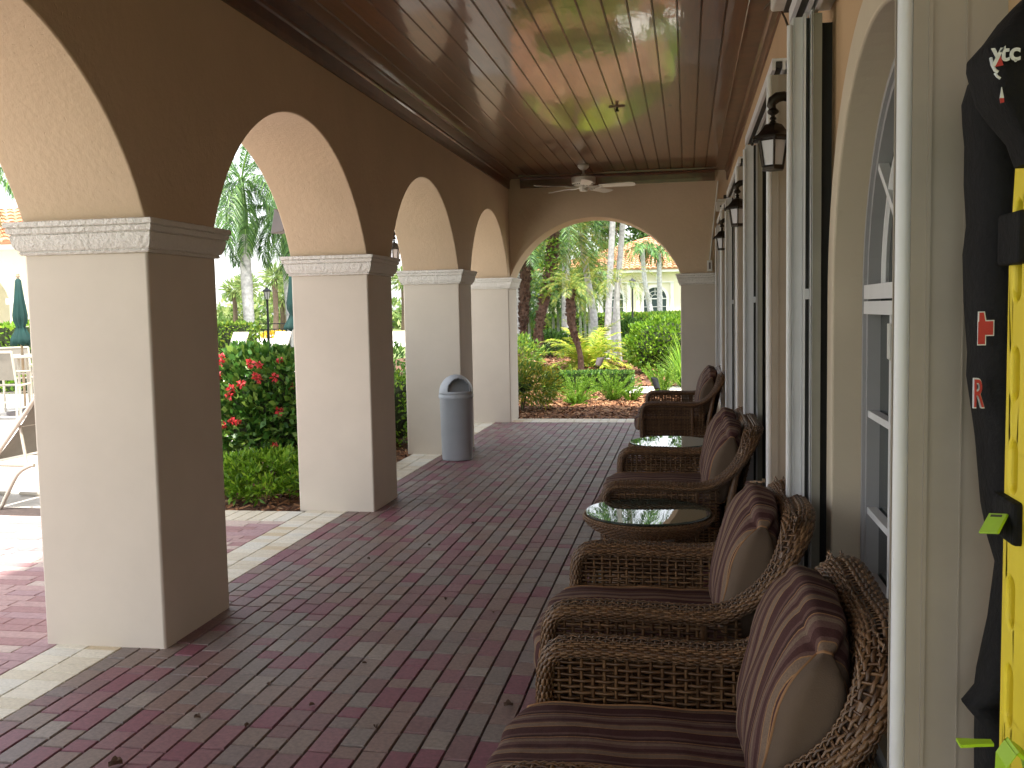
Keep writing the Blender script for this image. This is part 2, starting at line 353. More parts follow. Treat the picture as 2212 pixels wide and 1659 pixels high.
def pave(name, x0, x1, y0, y1, wrow, lens, gap_row, gap_end, mat, along='y', zt=0.0, seed=1):
    rg = np.random.default_rng(seed); Q = []
    a0, a1, b0, b1 = (x0, x1, y0, y1) if along == 'y' else (y0, y1, x0, x1)
    nr = int(round((a1-a0)/wrow)); wr = (a1-a0)/nr
    for i in range(nr):
        b = b0-(rg.random()*lens[-1] if len(lens) > 1 else 0)
        while b < b1:
            Ln = lens[rg.integers(len(lens))]
            s, e = max(b, b0), min(b+Ln, b1); b += Ln
            if e-s < 0.02: continue
            l, r = a0+i*wr+gap_row/2, a0+(i+1)*wr-gap_row/2
            s += gap_end/2; e -= gap_end/2
            h = zt+rg.normal(0, 0.0007); tl = rg.normal(0, 0.0006); c = 0.0028
            top = [(l+c, s+c, h+tl), (r-c, s+c, h-tl), (r-c, e-c, h-tl), (l+c, e-c, h+tl)]
            bot = [(l, s, h-.005), (r, s, h-.005), (r, e, h-.005), (l, e, h-.005)]
            base = [(p[0], p[1], zt-.012) for p in bot]
            n = [top, [bot[0], bot[1], top[1], top[0]], [bot[1], bot[2], top[2], top[1]], [bot[2], bot[3], top[3], top[2]], [bot[3], bot[0], top[0], top[3]]]
            n += [[base[0], base[1], bot[1], bot[0]], [base[2], base[3], bot[3], bot[2]]]
            # shared vertices so each paver is one island
            Q.append((top, bot, base))
    V, Fc = [], []
    for top, bot, base in Q:
        o = len(V); V += top+bot+base
        Fc.append((o, o+1, o+2, o+3))
        for j in range(4):
            k = (j+1) % 4; Fc.append((o+4+j, o+4+k, o+k, o+j)); Fc.append((o+8+j, o+8+k, o+4+k, o+4+j))
    if along == 'x':
        V = [(y, x, z) for x, y, z in V]; Fc = [tuple(reversed(f)) for f in Fc]
    me = bpy.data.meshes.new(name); me.from_pydata(V, [], Fc); mats_of(me, mat); me.update()
    return structure(link(bpy.data.objects.new(name, me)))
pave('patio_floor', -2.716, XR, 0.4, 13.5, 0.1023, [0.100, 0.152, 0.203, 0.203], 0.0075, 0.0085, 'paver', seed=3)
pave('border_strip', -3.065, -2.716, 0.4, 13.5, 0.098, [0.1745], 0.003, 0.005, 'paver_cream', along='x', seed=4)
pave('end_border', -3.065, XR, 13.5, 13.94, 0.22, [0.122], 0.004, 0.004, 'paver_cream', along='x', seed=5)
pave('cross_border', -4.75, -3.07, 6.95, 7.30, 0.115, [0.35], 0.003, 0.003, 'paver_cream', along='y', seed=6)
pave('deck_paving', -6.4, -3.07, 1.5, 6.945, 0.098, [0.19, 0.285, 0.36], 0.006, 0.004, 'paver_sunlit', along='x', zt=-0.002, seed=7)

# loose wood chips on the beds
def chips(name, x0, x1, y0, y1, n, z, s0, s1):
    p = np.stack([rng.uniform(x0, x1, n), rng.uniform(y0, y1, n), z+rng.uniform(0, 0.025, n)], -1)
    a = rng.uniform(0, 2*np.pi, n); ln = rng.uniform(s0, s1, n)[:, None]; wd = ln*rng.uniform(0.15, 0.35, (n, 1))
    d = np.stack([np.cos(a), np.sin(a), rng.normal(0, 0.25, n)], -1); e = np.stack([-np.sin(a), np.cos(a), rng.normal(0, 0.3, n)], -1)
    return structure(quads(name, np.stack([p-d*ln-e*wd, p+d*ln-e*wd, p+d*ln+e*wd, p-d*ln+e*wd], 1), 'chip'), 'stuff')
chips('mulch_chips', -3.6, 1.5, 13.97, 19, 16000, -0.03, 0.02, 0.055)
chips('garden_mulch_chips', -6, 2, 19, 34, 14000, -0.03, 0.03, 0.085)
chips('bed_mulch_chips', -4.7, -3.08, 7.32, 13.5, 4500, -0.026, 0.02, 0.05)

# ------------------------------------------------------------------ arcade (left), end wall, window wall (right), ceiling, added sun-blocking roof
def arch_z(s, c, a, rise, zs=ZS):
    Rr = (a*a+rise*rise)/(2*rise); return zs+math.sqrt(max(0, Rr*Rr-(s-c)**2))-(Rr-rise)
def wall_strip(mb, samples, ztop, t0, t1, conv, nz=1):
    """samples: (s, zbottom). one closed slab between t0 and t1"""
    for (s0, z0), (s1, z1) in zip(samples[:-1], samples[1:]):
        if s1-s0 < 1e-6: continue
        for t, fl in ((t0, 1), (t1, 0)):
            q = [conv(s0, t, z0), conv(s1, t, z1), conv(s1, t, ztop), conv(s0, t, ztop)]
            mb.quad(*(q if fl else q[::-1]))
        mb.quad(conv(s0, t0, z0), conv(s0, t1, z0), conv(s1, t1, z1), conv(s1, t0, z1))
        mb.quad(conv(s0, t0, ztop), conv(s1, t0, ztop), conv(s1, t1, ztop), conv(s0, t1, ztop))
def merge(o):
    bm = bmesh.new(); bm.from_mesh(o.data); bmesh.ops.remove_doubles(bm, verts=bm.verts, dist=1e-4)
    bmesh.ops.recalc_face_normals(bm, faces=bm.faces); bm.to_mesh(o.data); bm.free(); return o
def capital(mb, x0, x1, y0, y1, z0=1.905, seed=0):
    rg = random.Random(seed)
    prof = [(0, -0.006), (0, 0.012), (0.010, 0.020), (0.018, 0.013), (0.024, 0.024), (0.05, 0.036), (0.098, 0.046), (0.104, 0.038), (0.110, 0.052), (0.134, 0.058), (0.138, 0.050), (0.143, 0.064), (0.166, 0.066), (0.170, 0.060), (0.171, -0.006)]
    nx = 40; rings = []
    for dz, o in prof:
        a, b, c, d = x0-o, x1+o, y0-o, y1+o; ring = []
        for (p, q) in (((a, c), (b, c)), ((b, c), (b, d)), ((b, d), (a, d)), ((a, d), (a, c))):
            for i in range(nx):
                t = i/nx; j = 0.0011
                ring.append((p[0]+(q[0]-p[0])*t+rg.gauss(0, j), p[1]+(q[1]-p[1])*t+rg.gauss(0, j), z0+dz*0.91+rg.gauss(0, j*0.6)))
        rings.append(ring)
    return mb.rings(rings)
COLS = [(-2.06, -1.40), (1.05, 1.71), (4.163, 4.83), (7.335, 7.965), (10.445, 11.055), (13.473, 14.12)]
arc = thing('arcade_wall', 'tan stucco arcade of segmental arches on square columns along the open left side', 'arcade')
sm = [(-3.0, ZS)]
for (a0, a1), (b0, b1) in zip(COLS[:-1], COLS[1:]):
    c, a = (a1+b0)/2, (b0-a1)/2
    sm += [(a1, ZS)] + [(a1+(b0-a1)*i/40, arch_z(a1+(b0-a1)*i/40, c, a, 0.835)) for i in range(1, 40)] + [(b0, ZS)]
sm.append((YE2, ZS))
mb = MB(); wall_strip(mb, sm, 3.64, XO, XA, lambda s, t, z: (t, s, z))
o = merge(mb.build('wall', 'stucco', arc)); o.data.polygons.foreach_set('use_smooth', [True]*len(o.data.polygons)); o.data.set_sharp_from_angle(angle=R(30))
bv = o.modifiers.new('bevel', 'BEVEL'); bv.width = 0.009; bv.segments = 3; bv.limit_method = 'ANGLE'; bv.angle_limit = R(50)
for i, (a0, a1) in enumerate(COLS):
    mb = MB(); mb.box(XO, XA, a0, a1, -0.012, 1.91)
    col = mb.build('column', 'stucco_smooth', arc, bevel=0.012, smooth=40)
    mb = MB(); capital(mb, XO, XA, a0, a1, seed=i); mb.build('capital', 'capital', col)
rebase(arc, (-2.8, 9.0, 0))

ew = thing('end_wall', 'tan stucco wall with one wide arch opening onto the garden at the far end', 'wall')
x0, x1 = XA, -0.085; c, a = (x0+x1)/2, (x1-x0)/2
sm = [(x0+(x1-x0)*i/48, arch_z(x0+(x1-x0)*i/48, c, a, 0.815)) for i in range(0, 49)]+[(XR-0.002, ZS)]
mb = MB(); wall_strip(mb, sm, 3.637, YE, YE2-0.002, lambda s, t, z: (s, t, z))
o = merge(mb.build('wall', 'stucco', ew)); o.data.polygons.foreach_set('use_smooth', [True]*len(o.data.polygons)); o.data.set_sharp_from_angle(angle=R(30))
bv = o.modifiers.new('bevel', 'BEVEL'); bv.width = 0.009; bv.segments = 3; bv.limit_method = 'ANGLE'; bv.angle_limit = R(50)
mb = MB(); mb.box(x1, XR-0.002, YE, YE2-0.002, -0.012, 1.91); p = mb.build('pier', 'stucco_smooth', ew, bevel=0.012)
mb = MB(); capital(mb, x1, XR+0.1, YE, YE2, seed=30); mb.build('capital', 'capital', p)
rebase(ew, (-1.0, 13.85, 0))

# right wall with four arched windows
WIN = [2.93, 5.92, 8.95, 12.30]; WH, ZSILL, ZSPR = 0.80, 0.36, 1.62
ww = thing('window_wall', 'tan stucco house wall with deep arched windows along the right side', 'wall')
mb = MB(); conv = lambda s, t, z: (t, s, z); s_prev = -3.0; full = []
for wc in WIN:
    a0, a1 = wc-WH, wc+WH
    full.append((s_prev, a0)); s_prev = a1
    sm = [(wc-WH*math.cos(math.pi*i/64), ZSPR+WH*math.sin(math.pi*i/64)) for i in range(65)]
    wall_strip(mb, sm, 3.635, XR, XR+0.18, conv)
    mb.box(XR, XR+0.18, a0, a1, -0.012, ZSILL)
    for s in (a0, a1):                                    # straight reveals
        mb.quad((XR, s, ZSILL), (XR+0.18, s, ZSILL), (XR+0.18, s, ZSPR), (XR, s, ZSPR))
full.append((s_prev, YE2))
for a0, a1 in full: mb.box(XR, XR+0.18, a0, a1, -0.012, 3.635)
mb.build('wall', 'stucco_in', ww)
for wc in WIN:
    # raised band round the opening
    def ring(rad_in, rad_out, x0, x1):
        pts = [(-1, ZSILL)]+[(math.cos(math.pi-math.pi*i/32), None) for i in range(33)]
        out = []
        path = [(-1, ZSILL, 0)]+[(math.cos(math.pi*(1-i/32)), math.sin(math.pi*i/32), 1) for i in range(33)]+[(1, ZSILL, 0)]
        for cx, sz, arc_ in path:
            def pt(r, x): return (x, wc+cx*r, (ZSPR+sz*r) if arc_ else ZSILL)
            out.append([pt(rad_in, x0), pt(rad_out, x0), pt(rad_out, x1), pt(rad_in, x1)])
        return out
    mb = MB(); mb.rings(ring(WH-0.004, WH+0.125, XR-0.028, XR+0.10)); mb.build('window_surround', 'band', ww, bevel=0.008)
    mb = MB(); mb.box(XR-0.15, XR+0.09, wc-1.0, wc+1.0, 0.275, 0.355); mb.build('window_ledge', 'band', ww, bevel=0.008)
    fx = XR+0.085                                         # frame plane
    win = MB(); win.rings(ring(WH-0.075, WH-0.006, fx, fx+0.06)); win.rings(ring(WH-0.052, WH-0.030, fx-0.012, fx))
    win.box(fx, fx+0.06, wc-WH+0.075, wc+WH-0.075, ZSILL, ZSILL+0.07)
    w_ = win.build('window', 'frame_grey', ww)
    mb = MB(); g = WH-0.075
    mb.box(fx-0.014, fx+0.05, wc-g, wc+g, ZSPR-0.005, ZSPR+0.045); mb.box(fx-0.014, fx+0.05, wc-g, wc+g, ZSPR-0.058, ZSPR-0.013)
    for k in (-0.34, 0.0, 0.34): mb.box(fx+0.002, fx+0.04, wc+k-0.013, wc+k+0.013, ZSILL+0.07, ZSPR-0.058)
    for z in (0.60, 0.845, 1.20): mb.box(fx+0.004, fx+0.038, wc-g, wc+g, z-0.012, z+0.012)
    for an in (35, 68, 112, 145):
        ca, sa = math.cos(R(an)), math.sin(R(an)); nx_, nz_ = -sa*0.012, ca*0.012
        p0, p1 = (0.26, g), None
        a_, b_ = 0.26, g
        r = [[(fx+dx, wc+ca*rr+sgn*nx_, ZSPR+0.045+sa*rr+sgn*nz_) for dx, sgn in ((0.003, -1), (0.003, 1), (0.036, 1), (0.036, -1))] for rr in (a_, b_-0.03)]
        mb.rings(r)
    mb.tube([(fx+0.018, wc+0.27*math.cos(R(t)), ZSPR+0.045+0.27*math.sin(R(t))) for t in range(0, 181, 10)], 0.015, 6)
    mb.tube([(fx+0.018, wc+0.52*math.cos(R(t)), ZSPR+0.045+0.52*math.sin(R(t))) for t in range(0, 181, 8)], 0.013, 6)
    mb.build('muntins', 'frame_white', w_)
    mb = MB(); n = 32
    mb.face([(fx+0.045, wc-g, ZSILL+0.07), (fx+0.045, wc+g, ZSILL+0.07)]+[(fx+0.045, wc+g*math.cos(math.pi*i/n), ZSPR+g*math.sin(math.pi*i/n)) for i in range(n+1)])
    mb.build('pane', 'pane', w_)
    mb = MB(); mb.box(fx-0.03, fx-0.014, wc+0.02, wc+0.045, 1.40, 1.56); mb.tube([(fx-0.03, wc+0.03, 1.42), (fx-0.06, wc+0.03, 1.44), (fx-0.06, wc+0.03, 1.54)], 0.008, 6)
    mb.build('handle', 'plastic_white', w_)
rebase(ww, (0.65, 7.0, 0))

ce = thing('plank_ceiling', 'varnished dark pine plank ceiling with a wooden edge trim', 'ceiling')
mb = MB(); nb = 20; wb = (XR-XA)/nb
for i in range(nb):
    y = -3.0-random.random()*3
    while y < YE:
        Ln = random.choice([2.4, 3.6, 3.6, 4.8]); s, e = max(y, -3.0), min(y+Ln, YE); y += Ln
        if e-s < 0.05: continue
        x0_, x1_ = XA+i*wb+0.001, XA+(i+1)*wb-0.001; g = 0.007; dz = random.gauss(0, 0.0004)
        prof = [(x0_, 0.012), (x0_+g, 0.0), (x1_-g, 0.0), (x1_, 0.012)]
        n = len(mb.v)
        for yy in (s+0.001, e-0.001): mb.v += [(x, yy, ZT+z+dz) for x, z in prof]
        for j in range(3): mb.f.append((n+j, n+4+j, n+5+j, n+1+j)); mb.m.append(0)
mb.build('planks', 'planks', ce)
mb = MB(); mb.box(XA, XR, -3, YE, ZT+0.013, ZT+0.05); mb.build('backing_boards', 'crown', ce)
def crown(p0, p1, inn):
    mb = MB(); d = Vector(inn)
    prof = [(0.001, -0.160), (0.018, -0.160), (0.022, -0.12), (0.022, -0.05), (0.034, -0.04), (0.040, -0.022), (0.17, -0.022), (0.172, -0.001), (0.001, -0.001)]
    mb.rings([[tuple(Vector(p)+d*a_+Vector((0, 0, ZT+b_))) for a_, b_ in prof] for p in (p0, p1)])
    return mb.build('crown_trim', 'crown', ce)
crown((XA, -3, 0), (XA, YE, 0), (1, 0, 0)); crown((XR, -3, 0), (XR, YE, 0), (-1, 0, 0)); crown((XA+0.173, YE, 0), (XR-0.173, YE, 0), (0, -1, 0))
rebase(ce, (-1.0, 7.0, ZT))

rf = thing('sun_block_roof', 'unseen low hipped roof added above the pine ceiling to block the sun', 'roof')
mb = MB(); mb.box(-3.75, 8.0, -3.4, 14.75, 3.645, 3.72); mb.build('eave', 'trim_white', rf)  # unseen slab with overhang, added to keep the sun out
mb = MB(); e = [(-3.8, -3.45, 3.725), (8.05, -3.45, 3.725), (8.05, 14.8, 3.725), (-3.8, 14.8, 3.725)]; r0, r1 = (2.1, 2.4, 5.4), (2.1, 8.9, 5.4)
mb.face([e[0], e[1], r0]); mb.quad(e[1], e[2], r1, r0); mb.face([e[2], e[3], r1]); mb.quad(e[3], e[0], r0, r1); mb.face(e[::-1])
mb.build('tile_covering', 'tile', rf)
rebase(rf, (2.0, 5.6, 3.6))

# ------------------------------------------------------------------ accordion shutters along the right wall
NEAR = [1.86, 4.78, 7.79, 11.2]; FAR = [3.86, 6.78, 9.97, 13.3]
SH = ['tall accordion shutter nearest the camera, its beige end blade filling the right edge',
      'accordion shutter of the second window, its white folded stack just past the nearest lantern',
      'accordion shutter of the third window, folded beside the middle lantern',
      'accordion shutter of the farthest window, folded against the end pier']
Z0, Z1 = 0.39, 2.68
for i in range(4):
    yn, yf = NEAR[i], FAR[i]
    t = thing('accordion_shutter', SH[i], 'shutter', (0.46, (yn+yf)/2, Z0), 0, 'accordion shutters folded beside the windows')
    def P(mb, name, mat, **k):
        o = mb.build(name, mat, t, **k); o.location = (-0.46, -(yn+yf)/2, -Z0); return o
    mb = MB(); mb.box(0.3995, 0.556, yn, yn+0.022, Z0, Z1); mb.box(0.425, 0.432, yn-0.004, yn, Z0, Z1); mb.box(0.4885, 0.4905, yn-0.003, yn, Z0, Z1)
    P(mb, 'end_blade', 'alum_beige')
    mb = MB(); mb.tube([(0.3885, yn+0.012, Z0), (0.3885, yn+0.012, Z1)], 0.014, 12); P(mb, 'end_post', 'alum', smooth=40)
    mb = MB()
    for k in range(5):
        y = yn+0.04+k*0.028; mb.box(0.40, 0.53, y, y+0.008, Z0, Z1)
    P(mb, 'folded_blades', 'alum_beige')
    mb = MB(); mb.tube([(0.387, yf, Z0), (0.387, yf, Z1-0.03)], 0.0105, 10)
    mb.box(0.3975, 0.437, yf+0.004, yf+0.03, Z0, Z1)
    for xx in (0.3995, 0.405, 0.432): mb.box(xx, xx+0.003, yf-0.003, yf+0.004, Z0, Z1)
    for k in range(4):
        y = yf+0.05+k*0.028; mb.box(0.395, 0.455, y, y+0.008, Z0, Z1)
    P(mb, 'lead_blade', 'alum', smooth=40)
    mb = MB(); mb.box(0.437, 0.446, yf-0.01, yf+0.02, Z0, Z1+0.01); mb.box(0.463, 0.4665, yf-0.014, yf+0.05, Z0, Z1+0.02); mb.box(0.470, 0.473, yf-0.008, yf+0.05, Z0, Z1+0.05)
    P(mb, 'centre_rail', 'alum')
    mb = MB(); mb.box(0.4462, 0.4628, yf+0.022, yf+0.034, Z0, Z1); mb.box(0.505, 0.556, yf+0.10, yf+0.112, Z0, Z1); P(mb, 'gap_shade', 'dark_slot')  # dark strips painted in where the stack's gaps are only in shade
    mb = MB(); mb.box(0.474, 0.505, yf+0.0, yf+0.016, Z0, Z1+0.01)
    for k in range(3): mb.box(0.476, 0.503, yf+0.03+k*0.03, yf+0.04+k*0.03, Z0, Z1)
    P(mb, 'trailing_blade', 'alum_grey')
    mb = MB(); mb.box(0.447, 0.462, yf-0.004, yf+0.02, 1.62, 1.66); P(mb, 'latch', 'alum')
    mb = MB()
    for xx in (0.40, 0.447, 0.478): mb.box(xx, xx+0.016, yn, yf+0.16, Z1+0.022, Z1+0.062)
    mb.box(0.40, 0.555, yn, yf+0.16, Z1+0.0625, Z1+0.075); P(mb, 'header_track', 'alum')
    mb = MB(); mb.box(0.418, 0.445, yn, yf+0.16, Z1+0.03, Z1+0.06); P(mb, 'track_slot', 'dark_slot')
    mb = MB()
    for xx in (0.41, 0.46, 0.50): mb.box(xx, xx+0.014, yn+0.025, yf-0.02, 0.357, 0.386)
    P(mb, 'sill_track', 'alum')

# ------------------------------------------------------------------ lanterns
def lantern(label, loc, rz=0, group='bronze lanterns on the right wall', reach=0.184):
    t = thing('wall_lantern', label, 'lantern', loc, rz, group)
    n = 6; hx = lambda r, z, off=0: [(r*math.cos(2*math.pi*(j+.5)/n+off), r*math.sin(2*math.pi*(j+.5)/n+off), z) for j in range(n)]
    mb = MB()
    lo, hi = hx(0.047, 0.014, R(60)), hx(0.066, 0.128, R(60))
    for a, b in zip(lo, hi): mb.tube([a, b], 0.0055, 6)
    for k in range(n): mb.tube([lo[k], lo[(k+1) % n]], 0.006, 6); mb.tube([hi[k], hi[(k+1) % n]], 0.006, 6)
    mb.rings([hx(0.05, 0.0, R(60)), hx(0.052, 0.01, R(60))]); mb.build('cage', 'bronze', t)
    mb = MB(); mb.rings([hx(0.044, 0.013, R(60)), hx(0.063, 0.128, R(60))]); mb.build('glass', 'milk', t)
    mb = MB(); mb.rings([hx(r, z, R(60)) for r, z in ((0.085, 0.126), (0.100, 0.130), (0.098, 0.140), (0.078, 0.150), (0.056, 0.172), (0.042, 0.192), (0.018, 0.202))])
    for v in hx(0.098, 0.128, R(60)): mb.lathe([(0.001, v[2]-0.012), (0.007, v[2]-0.006), (0.007, v[2]+0.002), (0.001, v[2]+0.008)], 6, (v[0], v[1]))
    mb.build('roof', 'bronze', t, smooth=35)
    mb = MB(); mb.lathe([(0.008, 0.200), (0.016, 0.206), (0.009, 0.213), (0.015, 0.222), (0.008, 0.232), (0.010, 0.236), (0.022, 0.243), (0.026, 0.252), (0.018, 0.262), (0.010, 0.27)], 12)
    mb.build('finial', 'bronze', t, smooth=40)
    mb = MB(); mb.tube([(0, 0, 0.262), (-0.008, 0, 0.278), (-0.002, 0, 0.296), (0.018, 0, 0.311), (0.045, 0, 0.315), (0.075, 0, 0.304), (0.12, 0, 0.28), (reach, 0, 0.27)], [0.014, 0.020, 0.023, 0.023, 0.021, 0.018, 0.014, 0.013], 10)
    mb.build('arm', 'bronze', t, smooth=60)
    mb = MB(); mb.rings([[(reach-0.02+0.02*k, 0.045*math.cos(2*math.pi*j/16), 0.25+0.09*math.sin(2*math.pi*j/16)) for j in range(16)] for k in (0, 0.99)]); mb.build('back_plate', 'bronze', t, bevel=0.004)
    return t
lantern('nearest and largest-looking bronze lantern on the right wall', (0.372, 4.40, 2.187))
lantern('middle bronze lantern of the three on the right wall', (0.366, 7.30, 2.180))
lantern('farthest bronze lantern on the right wall, beside the end wall', (0.368, 10.5, 2.190))
lantern('dark lantern on the outer face of the arcade, seen through the third arch', (-3.31, 10.75, 2.20), 0, None)

# ------------------------------------------------------------------ ceiling fan
t = thing('ceiling_fan', 'white five-blade ceiling fan hanging under the far end of the plank ceiling', 'fan', (-1.32, 12.70, ZT))
mb = MB(); mb.lathe([(0.075, -0.001), (0.078, -0.02), (0.07, -0.035), (0.04, -0.062), (0.018, -0.066), (0.014, -0.07), (0.014, -0.115), (0.026, -0.118), (0.03, -0.148)], 24); mb.build('downrod', 'fan', t, smooth=35)
mb = MB(); mb.lathe([(0.03, -0.148), (0.10, -0.150), (0.150, -0.158), (0.156, -0.165), (0.154, -0.235), (0.148, -0.243), (0.130, -0.258), (0.06, -0.265), (0.055, -0.27), (0.052, -0.33), (0.045, -0.34), (0.01, -0.342)], 32); mb.build('motor_housing', 'fan', t, smooth=30)
mb = MB()
for k in range(30):
    a = 2*math.pi*k/30; mb.box(0.134*math.cos(a)-0.006, 0.134*math.cos(a)+0.006, 0.134*math.sin(a)-0.006, 0.134*math.sin(a)+0.006, -0.259, -0.2505)
mb.build('vent_slots', 'dark_slot', t)
for k in range(5):
    an = R(-8+72*k); rot = Matrix.Rotation(an, 4, 'Z') @ Matrix.Rotation(R(-12), 4, 'X')
    prof = [(0.21, -0.05), (0.24, -0.058), (0.62, -0.075), (0.66, -0.064), (0.68, -0.03), (0.68, 0.03), (0.66, 0.064), (0.62, 0.075), (0.24, 0.058), (0.21, 0.05)]
    mb = MB(); mb.rings([[tuple(rot @ Vector((x, y, z))) for x, y in prof] for z in (-0.004, 0.004)])
    b = mb.build('blade', 'fan', t); b.location = (0, 0, -0.282)
    mb = MB()
    for s in (-1, 1): mb.tube([tuple(rot @ Vector(p)) for p in ((0.05, s*0.012, -0.002), (0.13, s*0.02, -0.012), (0.19, s*0.035, -0.009), (0.25, s*0.012, -0.009))], 0.007, 6)
    mb.build('blade_iron', 'fan', b)

# small fixtures
t = thing('ceiling_bracket', 'small brass bracket screwed to the middle of the plank ceiling', 'bracket', (-0.63, 9.15, ZT))
mb = MB(); mb.box(-0.075, 0.075, -0.012, 0.012, -0.012, -0.001); mb.build('plate', 'wood_pole', t)
mb = MB(); mb.lathe([(0.012, -0.05), (0.014, -0.03), (0.009, -0.02), (0.012, -0.012)], 10); mb.tube([(-0.02, 0, -0.045), (0.02, 0, -0.045)], 0.006, 6); mb.build('hook', 'bronze', t)
t = thing('junction_box', 'white junction box under the ceiling trim above the nearest lantern', 'box', (0.50, 4.9, 3.03))
mb = MB(); mb.box(-0.09, 0.055, -0.16, 0.10, 0, 0.12); mb.build('case', 'plastic_white', t, bevel=0.012)
mb = MB(); mb.box(-0.03, 0.03, -0.1615, 0.10, -0.006, -0.001); mb.build('bottom_seam', 'dark_slot', t)
mb = MB(); mb.tube([(0.45, 5.9, 3.31), (0.47, 5.6, 3.27), (0.478, 5.4, 3.19), (0.50, 5.2, 3.05), (0.508, 5.12, 2.98)], 0.006, 6)
tag(mb.build('loose_cable', 'stem'), 'loose brown cable end dangling from the right ceiling trim', 'cable')
t = thing('conduit', 'thin white conduit with an outlet box running down the end wall above the right capital', 'conduit', (0.31, 13.57, 2.08))
mb = MB(); mb.tube([(0.115, 0.012, 1.22), (0.0, 0.012, 0.14)], 0.011, 8); mb.build('pipe', 'plastic_white', t)
mb = MB(); mb.box(-0.035, 0.035, -0.02, 0.028, 0, 0.15); mb.build('outlet_box', 'plastic_white', t, bevel=0.006)
mb = MB(); mb.box(-0.012, 0.012, -0.0215, -0.0201, 0.03, 0.12); mb.build('outlet_cover', 'speaker', t)
t = thing('emergency_light', 'white boxy emergency light in the far right corner above the farthest lantern', 'light', (0.50, 13.1, 2.90))
mb = MB(); mb.box(-0.10, 0.055, -0.08, 0.08, 0.0, 0.10); mb.box(-0.12, 0.0, -0.1, -0.02, -0.06, 0.06); mb.build('case', 'plastic_white', t, bevel=0.008)
mb = MB(); mb.lathe([(0.003, -0.005), (0.012, -0.004), (0.012, 0.004), (0.003, 0.005)], 10); o = mb.build('lens', 'black_plastic', t); o.rotation_euler = (R(90), 0, 0); o.location = (-0.06, -0.104, 0.0)
mb = MB(); mb.box(-0.02, 0.055, -0.05, 0.05, 0.1005, 0.15); mb.build('mount', 'dark_slot', t)
t = thing('outdoor_speaker', 'grey wedge-shaped speaker on the outer face of the second column', 'speaker', (-3.24, 7.5, 2.34))
rot = Matrix.Rotation(R(-30), 4, 'Z') @ Matrix.Rotation(R(18), 4, 'Y')
mb = MB(); mb.rings([[tuple(rot @ Vector((x, sy*wd, sz*h))) for sy, sz in ((-1, -1), (1, -1), (1, 1), (-1, 1))] for x, wd, h in ((-0.085, 0.055, 0.10), (-0.075, 0.058, 0.104), (0.05, 0.035, 0.05))]); mb.build('case', 'speaker', t, bevel=0.006)
mb = MB(); mb.tube([(0.02, 0, 0), (0.115, 0, 0)], 0.014, 8); mb.build('bracket', 'black_metal', t)

# ------------------------------------------------------------------ trash can
t = thing('trash_can', 'grey round dome-top trash can standing by the third column', 'trash can', (-2.46, 10.09, 0))
mb = MB(); mb.lathe([(0.158, 0.001), (0.164, 0.006), (0.166, 0.03), (0.178, 0.655), (0.182, 0.662), (0.182, 0.672)], 48); mb.build('body', 'bin', t, smooth=40)
mb = MB(); mb.lathe([(0.181, 0.673), (0.1885, 0.675), (0.1885, 0.696), (0.1865, 0.70), (0.1865, 0.716)], 48); mb.build('rim_ring', 'bin', t, smooth=40)
mb = MB(); OP = R(-62); nA, nE = 72, 22
def dome(a, e, r=0.184): return (r*math.cos(e)*math.cos(a), r*math.cos(e)*math.sin(a), 0.716+0.205*math.sin(e)*r/0.184)
def is_open(a, e):
    d = Vector(dome(a, e))-Vector((0, 0, 0.74)); q = Matrix.Rotation(-OP, 3, 'Z') @ d
    return q.x > 0.0 and q.z > 0.0 and (q.y/0.125)**2+(q.z/0.145)**2 < 1
vi = {}
def V_(i, j):
    k = (i % nA, j)
    if k not in vi: vi[k] = len(mb.v); mb.v.append(dome(2*math.pi*i/nA, math.pi/2*j/nE*0.999))
    return vi[k]
for i in range(nA):
    for j in range(nE):
        if not is_open(2*math.pi*(i+.5)/nA, math.pi/2*(j+.5)/nE): mb.f.append((V_(i, j), V_(i+1, j), V_(i+1, j+1), V_(i, j+1))); mb.m.append(0)
lid = mb.build('lid', 'bin', t, smooth=60); sol = lid.modifiers.new('wall', 'SOLIDIFY'); sol.thickness = 0.008; sol.offset = -1
mb = MB(); rot = Matrix.Rotation(OP, 4, 'Z'); pts = [(0.118-0.075*(z_-0.0)/0.15*1.0, y_, 0.735+z_) for y_, z_ in [(0.14*math.cos(math.pi*k/20), 0.155*math.sin(math.pi*k/20)) for k in range(21)]]
mb.rings([[tuple(rot @ Vector((x+dx, y, z))) for x, y, z in pts] for dx in (0, -0.006)]); mb.build('swing_flap', 'bin_in', lid)

